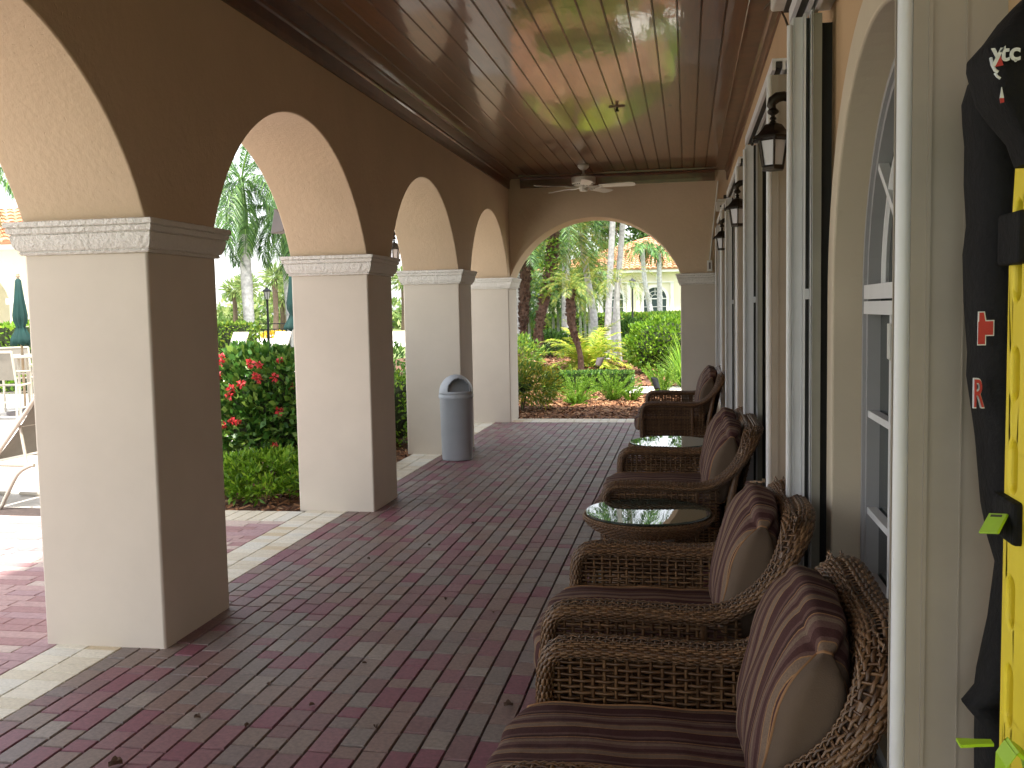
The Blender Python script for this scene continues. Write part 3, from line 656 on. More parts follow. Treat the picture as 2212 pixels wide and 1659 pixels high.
# ------------------------------------------------------------------ wicker furniture
def weave(P, Nn, du_n, dv_n, wv, wt, amp, stakes=True, stake_w=None):
    """P,Nn: functions (a,b arrays in 0..1) -> (n,3). horizontal strands along a (dv_n of them), stakes along b (du_n)."""
    out = []
    for j in range(dv_n):
        b = (j+0.5)/dv_n; m = du_n*2+1; a = np.linspace(0, 1, m); bb = np.full(m, b)
        p, n = P(a, bb), Nn(a, bb)
        p2 = P(a, np.clip(bb+0.01, 0, 1)); p1 = P(a, np.clip(bb-0.01, 0, 1))
        v = p2-p1; v /= np.maximum(np.linalg.norm(v, axis=1, keepdims=True), 1e-9)
        ph = np.cos(np.pi*(np.arange(m)-1)/2*1.0+np.pi*j)          # +1 over one stake, -1 over the next
        ph = np.where(np.arange(m) % 2 == 1, ((-1.0)**((np.arange(m)-1)//2+j)), 0)
        c = p+n*(ph*amp)[:, None]
        out.append(np.stack([c-v*wv/2, c+n*wt/2, c+v*wv/2, c-n*wt/2], 1))
    if stakes:
        sw = stake_w or wv
        for i in range(du_n):
            a = (i+0.5)/du_n; m = max(6, dv_n//2); b = np.linspace(0, 1, m); aa = np.full(m, a)
            p, n = P(aa, b), Nn(aa, b)
            p2 = P(np.clip(aa+0.004, 0, 1), b); p1 = P(np.clip(aa-0.004, 0, 1), b)
            u = p2-p1; u /= np.maximum(np.linalg.norm(u, axis=1, keepdims=True), 1e-9)
            out.append(np.stack([p-u*sw/2, p+n*wt/2, p+u*sw/2, p-n*wt/2], 1))
    return out
def flat(o, ea, eb, n):
    o, ea, eb, n = map(lambda q: np.array(q, float), (o, ea, eb, n))
    return (lambda a, b: o+a[:, None]*ea+b[:, None]*eb), (lambda a, b: np.tile(n/np.linalg.norm(n), (len(a), 1)))
def bilinear(p00, p10, p11, p01, n):
    q = [np.array(x, float) for x in (p00, p10, p11, p01)]; n = np.array(n, float); n /= np.linalg.norm(n)
    return (lambda a, b: (1-a)[:, None]*(1-b)[:, None]*q[0]+a[:, None]*(1-b)[:, None]*q[1]+a[:, None]*b[:, None]*q[2]+(1-a)[:, None]*b[:, None]*q[3]), (lambda a, b: np.tile(n, (len(a), 1)))
def smooth_path(pts, n):
    P = [Vector(p) for p in pts]; out = []
    for i in range(len(P)-1):
        p0, p1, p2, p3 = P[max(i-1, 0)], P[i], P[i+1], P[min(i+2, len(P)-1)]
        for k in range(8):
            t = k/8; out.append(0.5*((2*p1)+(p2-p0)*t+(2*p0-5*p1+4*p2-p3)*t*t+(3*p1-p0-3*p2+p3)*t**3))
    out.append(P[-1]); A = np.array([tuple(v) for v in out]); s = np.concatenate([[0], np.cumsum(np.linalg.norm(np.diff(A, axis=0), axis=1))])
    q = np.linspace(0, s[-1], n); return np.stack([np.interp(q, s, A[:, k]) for k in range(3)], 1), s[-1]
def cushion(name, size, xf, parent, bow, nn=18, e=5.0, seed=0, gus=0.62, label=None):
    """soft box: local half sizes (sx, sy, sz) mapped through xf; stripes on the broad faces, plain gusset on the two ends"""
    sx, sy, sz = size; rg = random.Random(seed); mb = MB(); idx = {}
    ph = [rg.uniform(0, 6.28) for _ in range(6)]
    def put(u, v, w_):
        k = (round(u, 5), round(v, 5), round(w_, 5))
        if k in idx: return idx[k]
        m = (abs(u)**e+abs(v)**e+abs(w_)**e)**(1/e); mxx = max(abs(u), abs(v), abs(w_)); f = (mxx/m) if m else 1
        f = f*0.6+0.4*1.0 if False else f
        x, y, z = u*f*sx, v*f*sy, w_*f*sz
        p = bow(x, y, z, u, v, w_)
        wr = 0.004*math.sin(9*p[1]/0.3+ph[0]+4*w_)+0.003*math.sin(23*p[0]+ph[1]+3*v)+0.003*math.sin(17*p[2]+11*p[1]+ph[2])
        q = Vector(xf(p)); d = (Vector(xf((p[0]+u*.01, p[1]+v*.01, p[2]+w_*.01)))-q).normalized()
        idx[k] = len(mb.v); mb.v.append(tuple(q+d*wr)); return idx[k]
    g = [(-1+2*i/nn) for i in range(nn+1)]
    for ax in range(3):
        for s in (-1, 1):
            for i in range(nn):
                for j in range(nn):
                    c = []
                    for a, b in ((g[i], g[j]), (g[i+1], g[j]), (g[i+1], g[j+1]), (g[i], g[j+1])):
                        c.append(put(*((s, a, b) if ax == 0 else (a, s, b) if ax == 1 else (a, b, s))))
                    if (s == 1) != (ax == 1): pass
                    else: c = c[::-1]
                    mb.f.append(tuple(c)); mb.m.append(1 if ax == 1 else 0)
    o = mb.build(name, ['striped', 'gusset'], parent, smooth=70, label=label)
    bm = bmesh.new(); bm.from_mesh(o.data); bmesh.ops.recalc_face_normals(bm, faces=bm.faces); bm.to_mesh(o.data); bm.free()
    for s in (-1, 1):
        pm = MB()
        loop = [(g[i], -1) for i in range(nn)]+[(1, g[i]) for i in range(nn)]+[(-g[i], 1) for i in range(nn)]+[(-1, -g[i]) for i in range(nn)]
        pts = [mb.v[idx[(round(a, 5), round(float(s), 5), round(b, 5))]] for a, b in loop if (round(a, 5), round(float(s), 5), round(b, 5)) in idx]
        pm.tube(pts, 0.0042, 6, loop=True)
        pm.build('piping', 'piping', o, smooth=60)
    return o
def wicker_seat(name, label, cat, group, ya, ncush):
    t = thing(name, label, cat, (0, 0, 0), 0, group)
    half = [(-0.495, ya+.005, 0.03), (-0.503, ya, 0.25), (-0.503, ya, 0.405), (-0.488, ya, 0.480), (-0.44, ya, 0.511), (-0.34, ya, 0.517), (-0.15, ya, 0.514), (0.03, ya, 0.508), (0.13, ya, 0.522), (0.21, ya+.004, 0.568),
            (0.274, ya+.008, 0.628), (0.322, ya+.002, 0.697), (0.357, ya-.022, 0.762), (0.379, ya-.068, 0.808), (0.391, ya-.14, 0.832), (0.398, ya-.23, 0.835)]
    full = half+[(0.402, 0, 0.825)]+[(x, -y, z) for x, y, z in half[::-1]]
    C, Ln = smooth_path(full, int(round((3.4+2*ya)/0.0125)))
    T = np.gradient(C, axis=0); T /= np.linalg.norm(T, axis=1, keepdims=True)
    # the band's broad side: outward/upward along the arms, forward-and-outward on the back
    yn = C[:, 1]/ya
    side = np.stack([np.zeros(len(C)), np.sign(yn), np.zeros(len(C))], 1)
    lat = np.zeros_like(C)
    for i in range(len(C)):
        tt = T[i]; back = np.clip((C[i, 2]-0.57)/0.25, 0, 1)
        across = np.array([0.55*back, np.sign(C[i, 1])*(1-0.35*back) if abs(C[i, 1]) > 1e-6 else 0, 0.0])
        if C[i, 2] > 0.7:
            k = np.clip((ya-abs(C[i, 1]))/0.16, 0, 1); k = k*k*(3-2*k); across = (1-k)*across+k*np.array([0.9, 0, 0.25])
        across = across-tt*np.dot(across, tt); lat[i] = across/max(np.linalg.norm(across), 1e-6)
    for _ in range(70): lat[1:-1] = (lat[:-2]+lat[1:-1]*2+lat[2:])/4
    lat -= T*np.sum(lat*T, 1, keepdims=True); lat /= np.linalg.norm(lat, axis=1, keepdims=True)
    nor = np.cross(T, lat); nor /= np.linalg.norm(nor, axis=1, keepdims=True)
    hw = np.interp(np.arange(len(C)), [0, len(C)*0.08, len(C)*0.3, len(C)*0.5, len(C)*0.7, len(C)*0.92, len(C)], [0.045, 0.062, 0.062, 0.052, 0.062, 0.062, 0.045]); ht = 0.027
    def band(grow):
        th = np.linspace(0, 2*np.pi, 25)[:-1]
        return np.stack([C+lat*((hw+grow)*np.cos(a_)*abs(np.cos(a_))**-0.25 if abs(np.cos(a_)) > 1e-6 else 0)[:, None]*1.0+nor*((ht+grow)*np.sin(a_)) if abs(np.cos(a_)) > 1e-6 else C+nor*((ht+grow)*np.sin(a_)) for a_ in th], 1)
    core = band(-0.006)
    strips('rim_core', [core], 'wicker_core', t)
    st = []; nS = 26; th = np.linspace(0, 2*np.pi, nS+1)[:-1]
    surf = band(0.0); surf2 = np.stack([band(0.004)], 0)[0]
    # strands wrapping along the band, over and under the cross ribs
    def at(a_, grow):
        ca, sa = math.cos(a_), math.sin(a_); f = abs(ca)**-0.25 if abs(ca) > 1e-6 else 0
        return C+lat*((hw+grow)*ca*f)[:, None]+nor*((ht+grow)*sa)
    m = len(C); k2 = np.arange(m)
    for j in range(nS):
        ph = np.where(k2 % 2 == 1, (-1.0)**((k2-1)//2+j), 0)
        p = at(th[j], 0.0); out = at(th[j], 0.01)-p; out /= np.linalg.norm(out, axis=1, keepdims=True)
        v = at(th[j]+0.08, 0)-at(th[j]-0.08, 0); v /= np.linalg.norm(v, axis=1, keepdims=True)
        c = p+out*(ph*0.0036)[:, None]; wv = 0.0125
        st.append(np.stack([c-v*wv/2, c+out*0.0026, c+v*wv/2, c-out*0.0026], 1))
    for i in range(1, m, 2):
        rp = np.stack([at(a_, 0.0)[i] for a_ in np.linspace(0, 2*np.pi, 25)], 0); rp2 = np.stack([at(a_, 0.004)[i] for a_ in np.linspace(0, 2*np.pi, 25)], 0)
        n = rp2-rp; n /= np.maximum(np.linalg.norm(n, axis=1, keepdims=True), 1e-9); u = T[i]
        st.append(np.stack([rp-u*0.0045, rp+n*0.002, rp+u*0.0045, rp-n*0.002], 1))
    strips('arm_rim', st, 'wicker', t)
    # side panels, apron, back
    for s in (-1, 1):
        yo, yi = s*(ya+0.022), s*(ya-0.028)
        pan = []
        Pf, Nf = flat((-0.49, yo, 0.07), (0.535, 0, 0), (0, 0, 0.42), (0, s, 0)); pan += weave(Pf, Nf, 17, 24, 0.0115, 0.004, 0.0035)
        Pf, Nf = flat((0.045, yo, 0.06), (0.16, 0, 0), (0, 0, 0.21), (0, s, 0)); pan += weave(Pf, Nf, 5, 12, 0.0115, 0.004, 0.0035)
        strips('outer_side_panel', pan, 'wicker', t)
        Pf, Nf = flat((-0.475, yi, 0.205), (0.66, 0, 0), (0, 0, 0.295), (0, -s, 0))
        strips('inner_side_panel', weave(Pf, Nf, 18, 15, 0.0115, 0.004, 0.004), 'wicker', t)
        mb = MB(); mb.tube([(0.195, yo-s*.012, 0.0), (0.225, yo-s*.012, 0.30), (0.28, yo-s*.012, 0.58), (0.335, yo-s*.02, 0.74)], 0.022, 8)
        mb.tube([(0.05, yo-s*.012, 0.06), (0.05, yo-s*.012, 0.50)], 0.016, 8); mb.tube([(-0.485, yo-s*.012, 0.0), (-0.485, yo-s*.012, 0.2)], 0.024, 8)
        mb.box(-0.47, 0.2, min(yo-s*.02, yo-s*.03), max(yo-s*.02, yo-s*.03), 0.055, 0.075)
        mb.build('leg', 'wicker', t, smooth=50)
    Pf, Nf = flat((-0.495, -ya, 0.06), (0, 2*ya, 0), (0, 0, 0.12), (-1, 0, 0)); strips('front_apron', weave(Pf, Nf, int(2*ya/0.035), 10, 0.0115, 0.004, 0.0035), 'wicker', t)
    yb = ya-0.02
    Pf, Nf = bilinear((0.20, -yb, 0.24), (0.20, yb, 0.24), (0.375, yb, 0.86), (0.375, -yb, 0.86), (-1, 0, 0.28))
    fr = weave(Pf, Nf, int(2*ya/0.037), 38, 0.0115, 0.004, 0.004)
    Pf, Nf = bilinear((0.235, -yb, 0.06), (0.235, yb, 0.06), (0.408, yb, 0.86), (0.408, -yb, 0.86), (1, 0, -0.22))
    strips('back_panel', fr+weave(Pf, Nf, int(2*ya/0.037), 44, 0.0115, 0.004, 0.004), 'wicker', t)
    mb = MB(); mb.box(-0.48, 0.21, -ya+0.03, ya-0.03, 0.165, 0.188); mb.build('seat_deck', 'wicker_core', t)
    # cushions
    W = (ya-0.045)/ncush
    for k in range(ncush):
        yc = -ya+0.045+W*(2*k+1)
        cushion('seat_cushion', (0.40, W-0.004, 0.085), lambda p, yc=yc: (p[0]-0.19, p[1]+yc, p[2]+0.278), t,
                lambda x, y, z, u, v, w_: (x+(0.0 if u > 0 else -0.012*(1-v*v)), y, z*(1+0.10*(1-u*u)*(1-v*v))), e=7, seed=k)
        def xb(p, yc=yc):
            an = R(15); x, y, z = p; return (0.218+x*math.cos(an)+z*math.sin(an), y+yc, 0.612+z*math.cos(an)-x*math.sin(an))
        def bow(x, y, z, u, v, w_):
            th = (1.0-0.25*max(0, w_)**2-0.12*max(0, -w_)**3)*(1-0.62*max(0, w_)**2.2*abs(v)**5)
            return (x*th*(1+0.18*(1-v*v)*(1-w_*w_)), y*(1-0.05*max(0, w_)**2), z+0.02*(1-v*v)*max(0, w_)-0.02*max(0, w_)**2*v*v)
        cushion('back_cushion', (0.088, W-0.012, 0.255), xb, t, bow, e=4.5, seed=10+k)
    return t
# stripes need the seat's own centre line: every piece keeps its origin at the seat's centre
ch = wicker_seat('wicker_armchair', 'wicker armchair with striped cushions, nearest the camera at the bottom edge', 'armchair', 'wicker armchairs along the wall', 0.45, 1)
ch.location = (0.045, 2.57, 0)
c2 = copy_tree(ch); c2.location = (0, 3.86, 0); c2['label'] = 'second wicker armchair from the camera, just in front of the nearer glass table'
lv = wicker_seat('wicker_loveseat', 'wide wicker loveseat with two overlapping striped back cushions, between the two glass tables', 'loveseat', 'wicker loveseats along the wall', 0.735, 2)
lv.location = (0, 6.60, 0)
l2 = copy_tree(lv); l2.location = (0.0, 11.62, 0); l2['label'] = 'farthest wicker loveseat by the end wall, its outer side panel facing us'

def glass_table(label):
    t = thing('wicker_table', label, 'side table', (0, 0, 0), 0, 'round glass-topped wicker tables')
    mb = MB(); mb.lathe([(0.30, 0.424), (0.349, 0.424), (0.352, 0.427), (0.352, 0.434), (0.349, 0.437), (0.001, 0.437)], 72, caps=False); mb.build('glass_top', 'tabletop', t, smooth=30)
    mb = MB(); n = 72
    rim = lambda a, b: None
    def Pr(a, b):
        an = 2*np.pi*a; r = 0.285+0.077*np.sin(np.pi*0.5*b)**0.8; z = 0.335+0.075*b
        return np.stack([r*np.cos(an), r*np.sin(an), z], 1)
    def Nr(a, b):
        an = 2*np.pi*a; return np.stack([np.cos(an)*0.75, np.sin(an)*0.75, np.full(len(a), -0.65)], 1)
    st = weave(Pr, Nr, 90, 9, 0.010, 0.004, 0.003)
    for zz, rr in ((0.416, 0.358), (0.405, 0.362)):
        for ph in (0, math.pi):
            an = np.linspace(0, 2*np.pi, 200); q = np.stack([(rr+0.006*np.cos(50*an+ph))*np.cos(an), (rr+0.006*np.cos(50*an+ph))*np.sin(an), zz+0.005*np.sin(50*an+ph)], 1)
            o_ = np.stack([np.cos(an), np.sin(an), 0*an], 1); up = np.array([0, 0, 1.0])
            st.append(np.stack([q-up*0.005, q+o_*0.004, q+up*0.005, q-o_*0.004], 1))
    strips('woven_apron', st, 'wicker', t)
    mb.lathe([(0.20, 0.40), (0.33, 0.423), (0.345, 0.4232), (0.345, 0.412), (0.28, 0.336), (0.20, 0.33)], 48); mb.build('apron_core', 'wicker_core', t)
    for k in range(4):
        a0 = math.pi/4+k*math.pi/2+0.12; ra, rb = 0.262, 0.235
        def Pl(a, b, a0=a0):
            an = a0+(a-0.5)*0.62; r = 0.235+0.045*np.abs(2*b-1)**1.5; return np.stack([r*np.cos(an), r*np.sin(an), 0.01+0.335*b], 1)
        def Nl(a, b, a0=a0):
            an = a0+(a-0.5)*0.62; return np.stack([np.cos(an), np.sin(an), 0*an], 1)
        st = weave(Pl, Nl, 6, 26, 0.010, 0.004, 0.003)
        core = []
        b = np.linspace(0, 1, 9)
        ring = []
        for bb in b:
            r = 0.235+0.045*abs(2*bb-1)**1.5-0.004; z = 0.005+0.335*bb
            ring.append([(rr*math.cos(a0+da), rr*math.sin(a0+da), z) for rr, da in ((r, -0.29), (r, 0.0), (r, 0.29), (r-0.02, 0.29), (r-0.02, 0), (r-0.02, -0.29))])
        leg = strips('leg', st, 'wicker', t)
        strips('leg_core', [np.array(ring)], 'wicker_core', leg, smooth=False)
    mb = MB(); mb.lathe([(0.001, 0.105), (0.225, 0.105), (0.23, 0.112), (0.225, 0.12), (0.001, 0.12)], 40, caps=False); mb.build('lower_shelf', 'wicker_core', t, smooth=30)
    return t
tb = glass_table('nearer round glass-topped wicker table, mirroring the palms and sky'); tb.location = (-0.222, 5.41, 0.022)
t2 = copy_tree(tb); t2.location = (-0.14, 8.36, 0.008); t2['label'] = 'farther round glass-topped wicker table, beyond the first loveseat'

# ------------------------------------------------------------------ rescue board and bag at the right edge
t = thing('spine_board', 'yellow plastic rescue board with hand slots hung on the wall at the right edge', 'rescue board', (0.50, 1.41, 0.15))
bm = bmesh.new(); loops = []
def loop(pts):
    vs = [bm.verts.new((0, y, z)) for y, z in pts]; return [bm.edges.new((vs[i], vs[(i+1) % len(vs)])) for i in range(len(vs))]
out = [(0.235, 0.05), (0.242, 0.45), (0.242, 1.5), (0.22, 1.66), (0.15, 1.76), (0.05, 1.80), (-0.05, 1.80), (-0.15, 1.76), (-0.22, 1.66), (-0.242, 1.5), (-0.242, 0.45), (-0.235, 0.05), (-0.19, 0.0), (0.19, 0.0)]
es = loop(out)
def slot(yc, za, zb, w_=0.017):
    za += w_; zb -= w_
    return [(yc+w_*math.cos(R(a)), zb+w_*math.sin(R(a))) for a in range(0, 181, 15)]+[(yc+w_*math.cos(R(a)), za+w_*math.sin(R(a))) for a in range(180, 361, 15)]
SL = [(1.60, 1.755), (1.447, 1.527), (1.30, 1.381), (1.084, 1.164), (0.924, 1.022), (0.70, 0.80), (0.48, 0.60)]
for za, zb in SL:
    for yc in (0.197, -0.197): es += loop(slot(yc, za-0.15, zb-0.15))
bmesh.ops.triangle_fill(bm, use_beauty=True, edges=es)
bmesh.ops.recalc_face_normals(bm, faces=bm.faces)
if bm.faces[0].normal.x > 0: bmesh.ops.reverse_faces(bm, faces=bm.faces)
me = bpy.data.meshes.new('board'); bm.to_mesh(me); bm.free(); mats_of(me, 'yellow'); bo = link(bpy.data.objects.new('board', me), t)
sol = bo.modifiers.new('thick', 'SOLIDIFY'); sol.thickness = 0.044; sol.offset = -1
bv = bo.modifiers.new('bevel', 'BEVEL'); bv.width = 0.007; bv.segments = 3; bv.limit_method = 'ANGLE'; bv.angle_limit = R(50)
for z0_, z1_ in ((1.225, 1.292), (1.655, 1.735)):
    mb = MB(); mb.box(-0.014, 0.05, 0.148, 0.252, z0_-0.15, z1_-0.15); mb.build('strap', 'black_cloth', t, bevel=0.006)
def lo(p): return Vector(p)-Vector((0.50, 1.41, 0.15))
A_, B_, C_, D_ = lo((.484, 1.667, 1.255)), lo((.484, 1.577, 1.273)), lo((.456, 1.530, 1.253)), lo((.456, 1.6245, 1.2315)); nn_ = (B_-A_).cross(D_-A_).normalized()*0.004
mb = MB(); mb.rings([[tuple(p+nn_*k) for p in (A_, B_, C_, D_)] for k in (0, 1)]); bk = mb.build('buckle', 'lime', t, bevel=0.0015)
m0 = lambda u, v: A_.lerp(B_, u).lerp(D_.lerp(C_, u), v)
mb = MB()
for k in (-1.0, 1.0): pass
mb.rings([[tuple(m0(u, v)+nn_*k) for u, v in ((0.2, 0.10), (0.8, 0.10), (0.8, 0.2), (0.2, 0.2))] for k in (-0.15, 1.15)]); mb.build('buckle_slot', 'black_plastic', bk)
mb = MB()
path = [(0.005, 0.08, 0.70), (-0.012, 0.08, 0.775), (-0.032, 0.08, 0.79), (-0.044, 0.08, 0.77), (-0.046, 0.08, 0.70), (-0.040, 0.08, 0.60)]
mb.rings([[tuple(Vector(p)+Vector(d)) for d in ((0, -0.026, 0), (0, 0.026, 0), (0.004, 0.026, 0.004), (0.004, -0.026, 0.004))] for p in path]); mb.build('strap', 'lime', t, label='lime green strap looped through the lowest slot')
mb = MB(); mb.rings([[(-0.024-0.050*k, 0.19+0.004*k+dy, 0.744-0.005*k+dz) for dy, dz in ((-0.012*w2, 0), (0.012*w2, 0), (0.012*w2, 0.005), (-0.012*w2, 0.005))] for k, w2 in ((0, 0.7), (0.5, 0.8), (0.7, 1), (1.0, 1.1))]); mb.build('pull_tab', 'lime', t)

t = thing('strap_bag', 'black fabric rescue bag with red cross and white lettering hung beside the yellow board', 'bag', (0.5, 1.70, 1.0))
def loft(rows, y_off, nseg=20, e=2.6):
    mb = MB(); rings = []
    for z, xl, xr, yc, ty in rows:
        cx, rx = (xl+xr)/2, (xr-xl)/2; ring = []
        for j in range(nseg):
            a = 2*math.pi*j/nseg; ca, sa = math.cos(a), math.sin(a)
            ring.append((cx+rx*abs(ca)**(2/e)*(1 if ca > 0 else -1)-0.5, yc+ty*abs(sa)**(2/e)*(1 if sa > 0 else -1)-1.70, z-1.0))
        rings.append(ring)
    mb.rings(rings); return mb
rows = [(0.60, .50, .553, 1.74, .05), (0.78, .495, .553, 1.74, .06), (0.835, .494, .553, 1.74, .06), (0.875, .494, .553, 1.74, .06), (0.893, .477, .553, 1.74, .05), (0.906, .467, .553, 1.74, .03), (0.927, .491, .553, 1.74, .05), (0.954, .496, .553, 1.74, .06),
        (1.05, .512, .553, 1.74, .05), (1.148, .523, .553, 1.74, .05), (1.19, .511, .553, 1.74, .06), (1.25, .499, .553, 1.74, .065), (1.358, .489, .553, 1.74, .07), (1.38, .486, .553, 1.74, .07), (1.472, .472, .553, 1.74, .075), (1.512, .473, .553, 1.74, .075),
        (1.60, .465, .553, 1.74, .075), (1.68, .462, .553, 1.74, .075), (1.73, .468, .553, 1.74, .078), (1.80, .463, .553, 1.74, .08), (1.865, .463, .553, 1.74, .08), (1.90, .459, .553, 1.74, .08), (1.931, .457, .553, 1.74, .08), (1.963, .465, .553, 1.74, .07), (1.98, .484, .553, 1.74, .05)]
loft(rows, 0).build('body', 'black_cloth', t, smooth=50)
rows = [(1.795, .476, .498, 1.53, .03), (1.83, .466, .498, 1.53, .04), (1.87, .446, .499, 1.545, .06), (1.895, .432, .499, 1.545, .07), (1.92, .4265, .499, 1.545, .078), (1.947, .418, .499, 1.54, .08), (1.961, .4185, .499, 1.54, .08), (1.985, .440, .499, 1.54, .075), (2.009, .456, .499, 1.54, .06), (2.03, .475, .499, 1.54, .04)]
loft(rows, 0, e=5).build('top_flap', 'black_cloth', t, smooth=50)
def text(body, size, loc, mat, parent, ext=0.0006, off=0.0, name='lettering', rx=90, shear=0.0, sx=1.0, rz=0):
    cu = bpy.data.curves.new('txt', 'FONT'); cu.body = body; cu.size = size; cu.extrude = ext; cu.offset = off; cu.shear = shear
    to = bpy.data.objects.new('txt', cu); COL.objects.link(to); bpy.context.view_layer.update()
    me = bpy.data.meshes.new_from_object(to.evaluated_get(bpy.context.evaluated_depsgraph_get())); bpy.data.objects.remove(to)
    me.name = name; me.materials.clear(); mats_of(me, mat); o = link(bpy.data.objects.new(name, me), parent)
    o.location = loc; o.rotation_euler = (R(rx), 0, R(rz)); o.scale = (sx, 1, 1); return o
def bl(x, y, z): return (x-0.5, y-1.70, z-1.0)
YF = 1.4585
text('y', 0.034, bl(.4160, YF, 1.9315), 'white_print', t, off=0.0008); text('tc', 0.034, bl(.4270, YF, 1.9300), 'white_print', t, off=0.0008)
text('.', 0.03, bl(.4435, YF, 1.9275), 'white_print', t)
mb = MB(); mb.rings([[bl(x, YF+dy, z) for x, z in ((.4205, 1.922), (.4310, 1.924), (.4258, 1.943))] for dy in (-0.0003, 0.0006)]); mb.build('red_triangle', 'red', t)
mb = MB(); mb.tube([bl(.4165, YF+.006, 1.936), bl(.4172, YF+.002, 1.926), bl(.4205, YF, 1.9175), bl(.4245, YF, 1.915)], 0.0022, 6); mb.tube([bl(.421, YF+.002, 1.914), bl(.4235, YF, 1.909), bl(.4275, YF, 1.906)], 0.0018, 6); mb.build('white_binding', 'white_print', t)
mb = MB(); mb.rings([[bl(x, 1.479+dy, z) for x, z in ((.4335, 1.8835), (.4385, 1.8835), (.4355, 1.8985))] for dy in (-0.001, 0.002)]); mb.build('white_mark', 'white_print', t)
mb = MB(); mb.rings([[bl(x, 1.479+dy, z) for x, z in ((.4345, 1.8765), (.4390, 1.8775), (.4385, 1.8830), (.4335, 1.8830))] for dy in (-0.001, 0.002)]); mb.build('red_mark', 'red', t)
mb = MB(); mb.tube([bl(.452, 1.47, 1.968), bl(.475, 1.468, 1.968), bl(.50, 1.472, 1.966)], [0.007, 0.010, 0.010], 10); mb.build('red_handle', 'red', t, smooth=60)
YC = 1.6600
def plate(name, pts, mat, y0, y1):
    mb = MB(); mb.rings([[bl(x, y, z) for x, z in pts] for y in (y0, y1)]); return mb.build(name, mat, t)
def crs(g): return [(.4585-g*.3, 1.5305-g), (.4690+g, 1.5305-g), (.4690+g, 1.5455-g), (.4810+g, 1.5455-g), (.4810+g, 1.5675+g), (.4690+g, 1.5675+g), (.4665+g, 1.5815+g), (.4600-g, 1.5815+g), (.4600-g, 1.5675+g), (.4585-g*.3, 1.5660+g)]
for nm_, g_, mt_, ya_, yb_ in (('cross_outline', .0018, 'white_print', YC+.0075, YC+.0095), ('red_cross', 0, 'red', YC+.0065, YC+.0085)): plate(nm_, [(x+.004, z) for x, z in crs(g_)], mt_, ya_, yb_)
text('R', 0.066, bl(.4560, YC+0.010, 1.4285), 'white_print', t, off=0.0022, ext=0.003, sx=0.42); text('R', 0.066, bl(.4560, YC+0.0065, 1.4285), 'red', t, ext=0.003, sx=0.42)

# dry leaves lying on the pavers
def dry_leaf(x, y, s, rz, label='small dried leaf curled on the brick pavers', group='small dried leaves on the pavers'):
    mb = MB(); n = 6; rg = random.Random(int(x*1000)); r = []
    for i in range(n+1):
        t_ = i/n; w_ = math.sin(math.pi*min(0.97, 0.06+0.92*t_))*0.45; z = 0.15*math.sin(3*t_)+0.05
        r.append([((t_-0.5)*s, -w_*s, (z+0.35)*s), ((t_-0.5)*s, -w_*s*0.5, z*s), ((t_-0.5)*s, w_*s*0.4, z*s*0.8), ((t_-0.5)*s, w_*s, (z+0.3+rg.uniform(-.15, .15))*s)])
    for i in range(n):
        for j in range(3): mb.quad(r[i][j], r[i+1][j], r[i+1][j+1], r[i][j+1])
    o = mb.build('dry_leaf', 'dry_leaf'); o.location = (x, y, 0.001); o.rotation_euler = (0, 0, rz); tag(o, label, 'leaf', group)
    return o
from_px = [(-1.93, 3.44, .028), (-1.70, 3.40, .022), (-1.79, 3.80, .024), (-1.52, 3.62, .022), (-1.19, 3.45, .026), (-1.46, 4.1, .02), (-1.33, 5.1, .022), (-2.05, 5.9, .022), (-1.75, 6.3, .02), (-1.02, 4.9, .018), (-1.6, 7.0, .022), (-0.75, 6.1, .018)]
for i, (x, y, s) in enumerate(from_px): dry_leaf(x, y, s, i*1.3)
dry_leaf(-2.02, 3.02, .048, 0.6, 'larger curled brown leaf on the pavers near the bottom left corner', None)
dry_leaf(-0.72, 3.72, .038, 0.2, 'rolled brown leaf on the pavers in front of the second armchair', None)

# ------------------------------------------------------------------ plants
def unit(v): return v/np.maximum(np.linalg.norm(v, axis=-1, keepdims=True), 1e-9)
def leaf_quads(P, D, size, aspect, rg, fold=0.25):
    """kite-shaped leaves at P pointing along D"""
    n = len(P); D = unit(D); r = unit(np.cross(D, rg.normal(size=(n, 3)))); up = np.cross(r, D)
    s = size*rg.uniform(0.65, 1.25, (n, 1)); w_ = s*aspect
    m = P+D*s*0.45
    return np.stack([P, m+r*w_/2+up*s*fold*0.25, P+D*s, m-r*w_/2+up*s*fold*0.25], 1)
def shell(n, rg, half, e=2.0, depth=0.22, zmin=-1.0):
    """points near the skin of a superellipsoid, lumpy; returns points, outward directions"""
    d = unit(rg.normal(size=(n*2, 3))); d = d[d[:, 2] > zmin][:n]; n = len(d)
    f = np.sum(np.abs(d)**e, 1)**(-1/e)
    ph = rg.uniform(0, 6.28, 6)
    lump = 1+0.07*np.sin(5*d[:, 0]*f+ph[0])*np.sin(6*d[:, 1]*f+ph[1])+0.06*np.sin(11*d[:, 2]*f+ph[2]+4*d[:, 0])+0.03*np.sin(19*d[:, 1]+ph[3]+13*d[:, 0])
    r = f*lump*(1-np.abs(rg.normal(0, depth, n)))
    return d*r[:, None]*np.array(half), unit(d/np.array(half)*min(half))
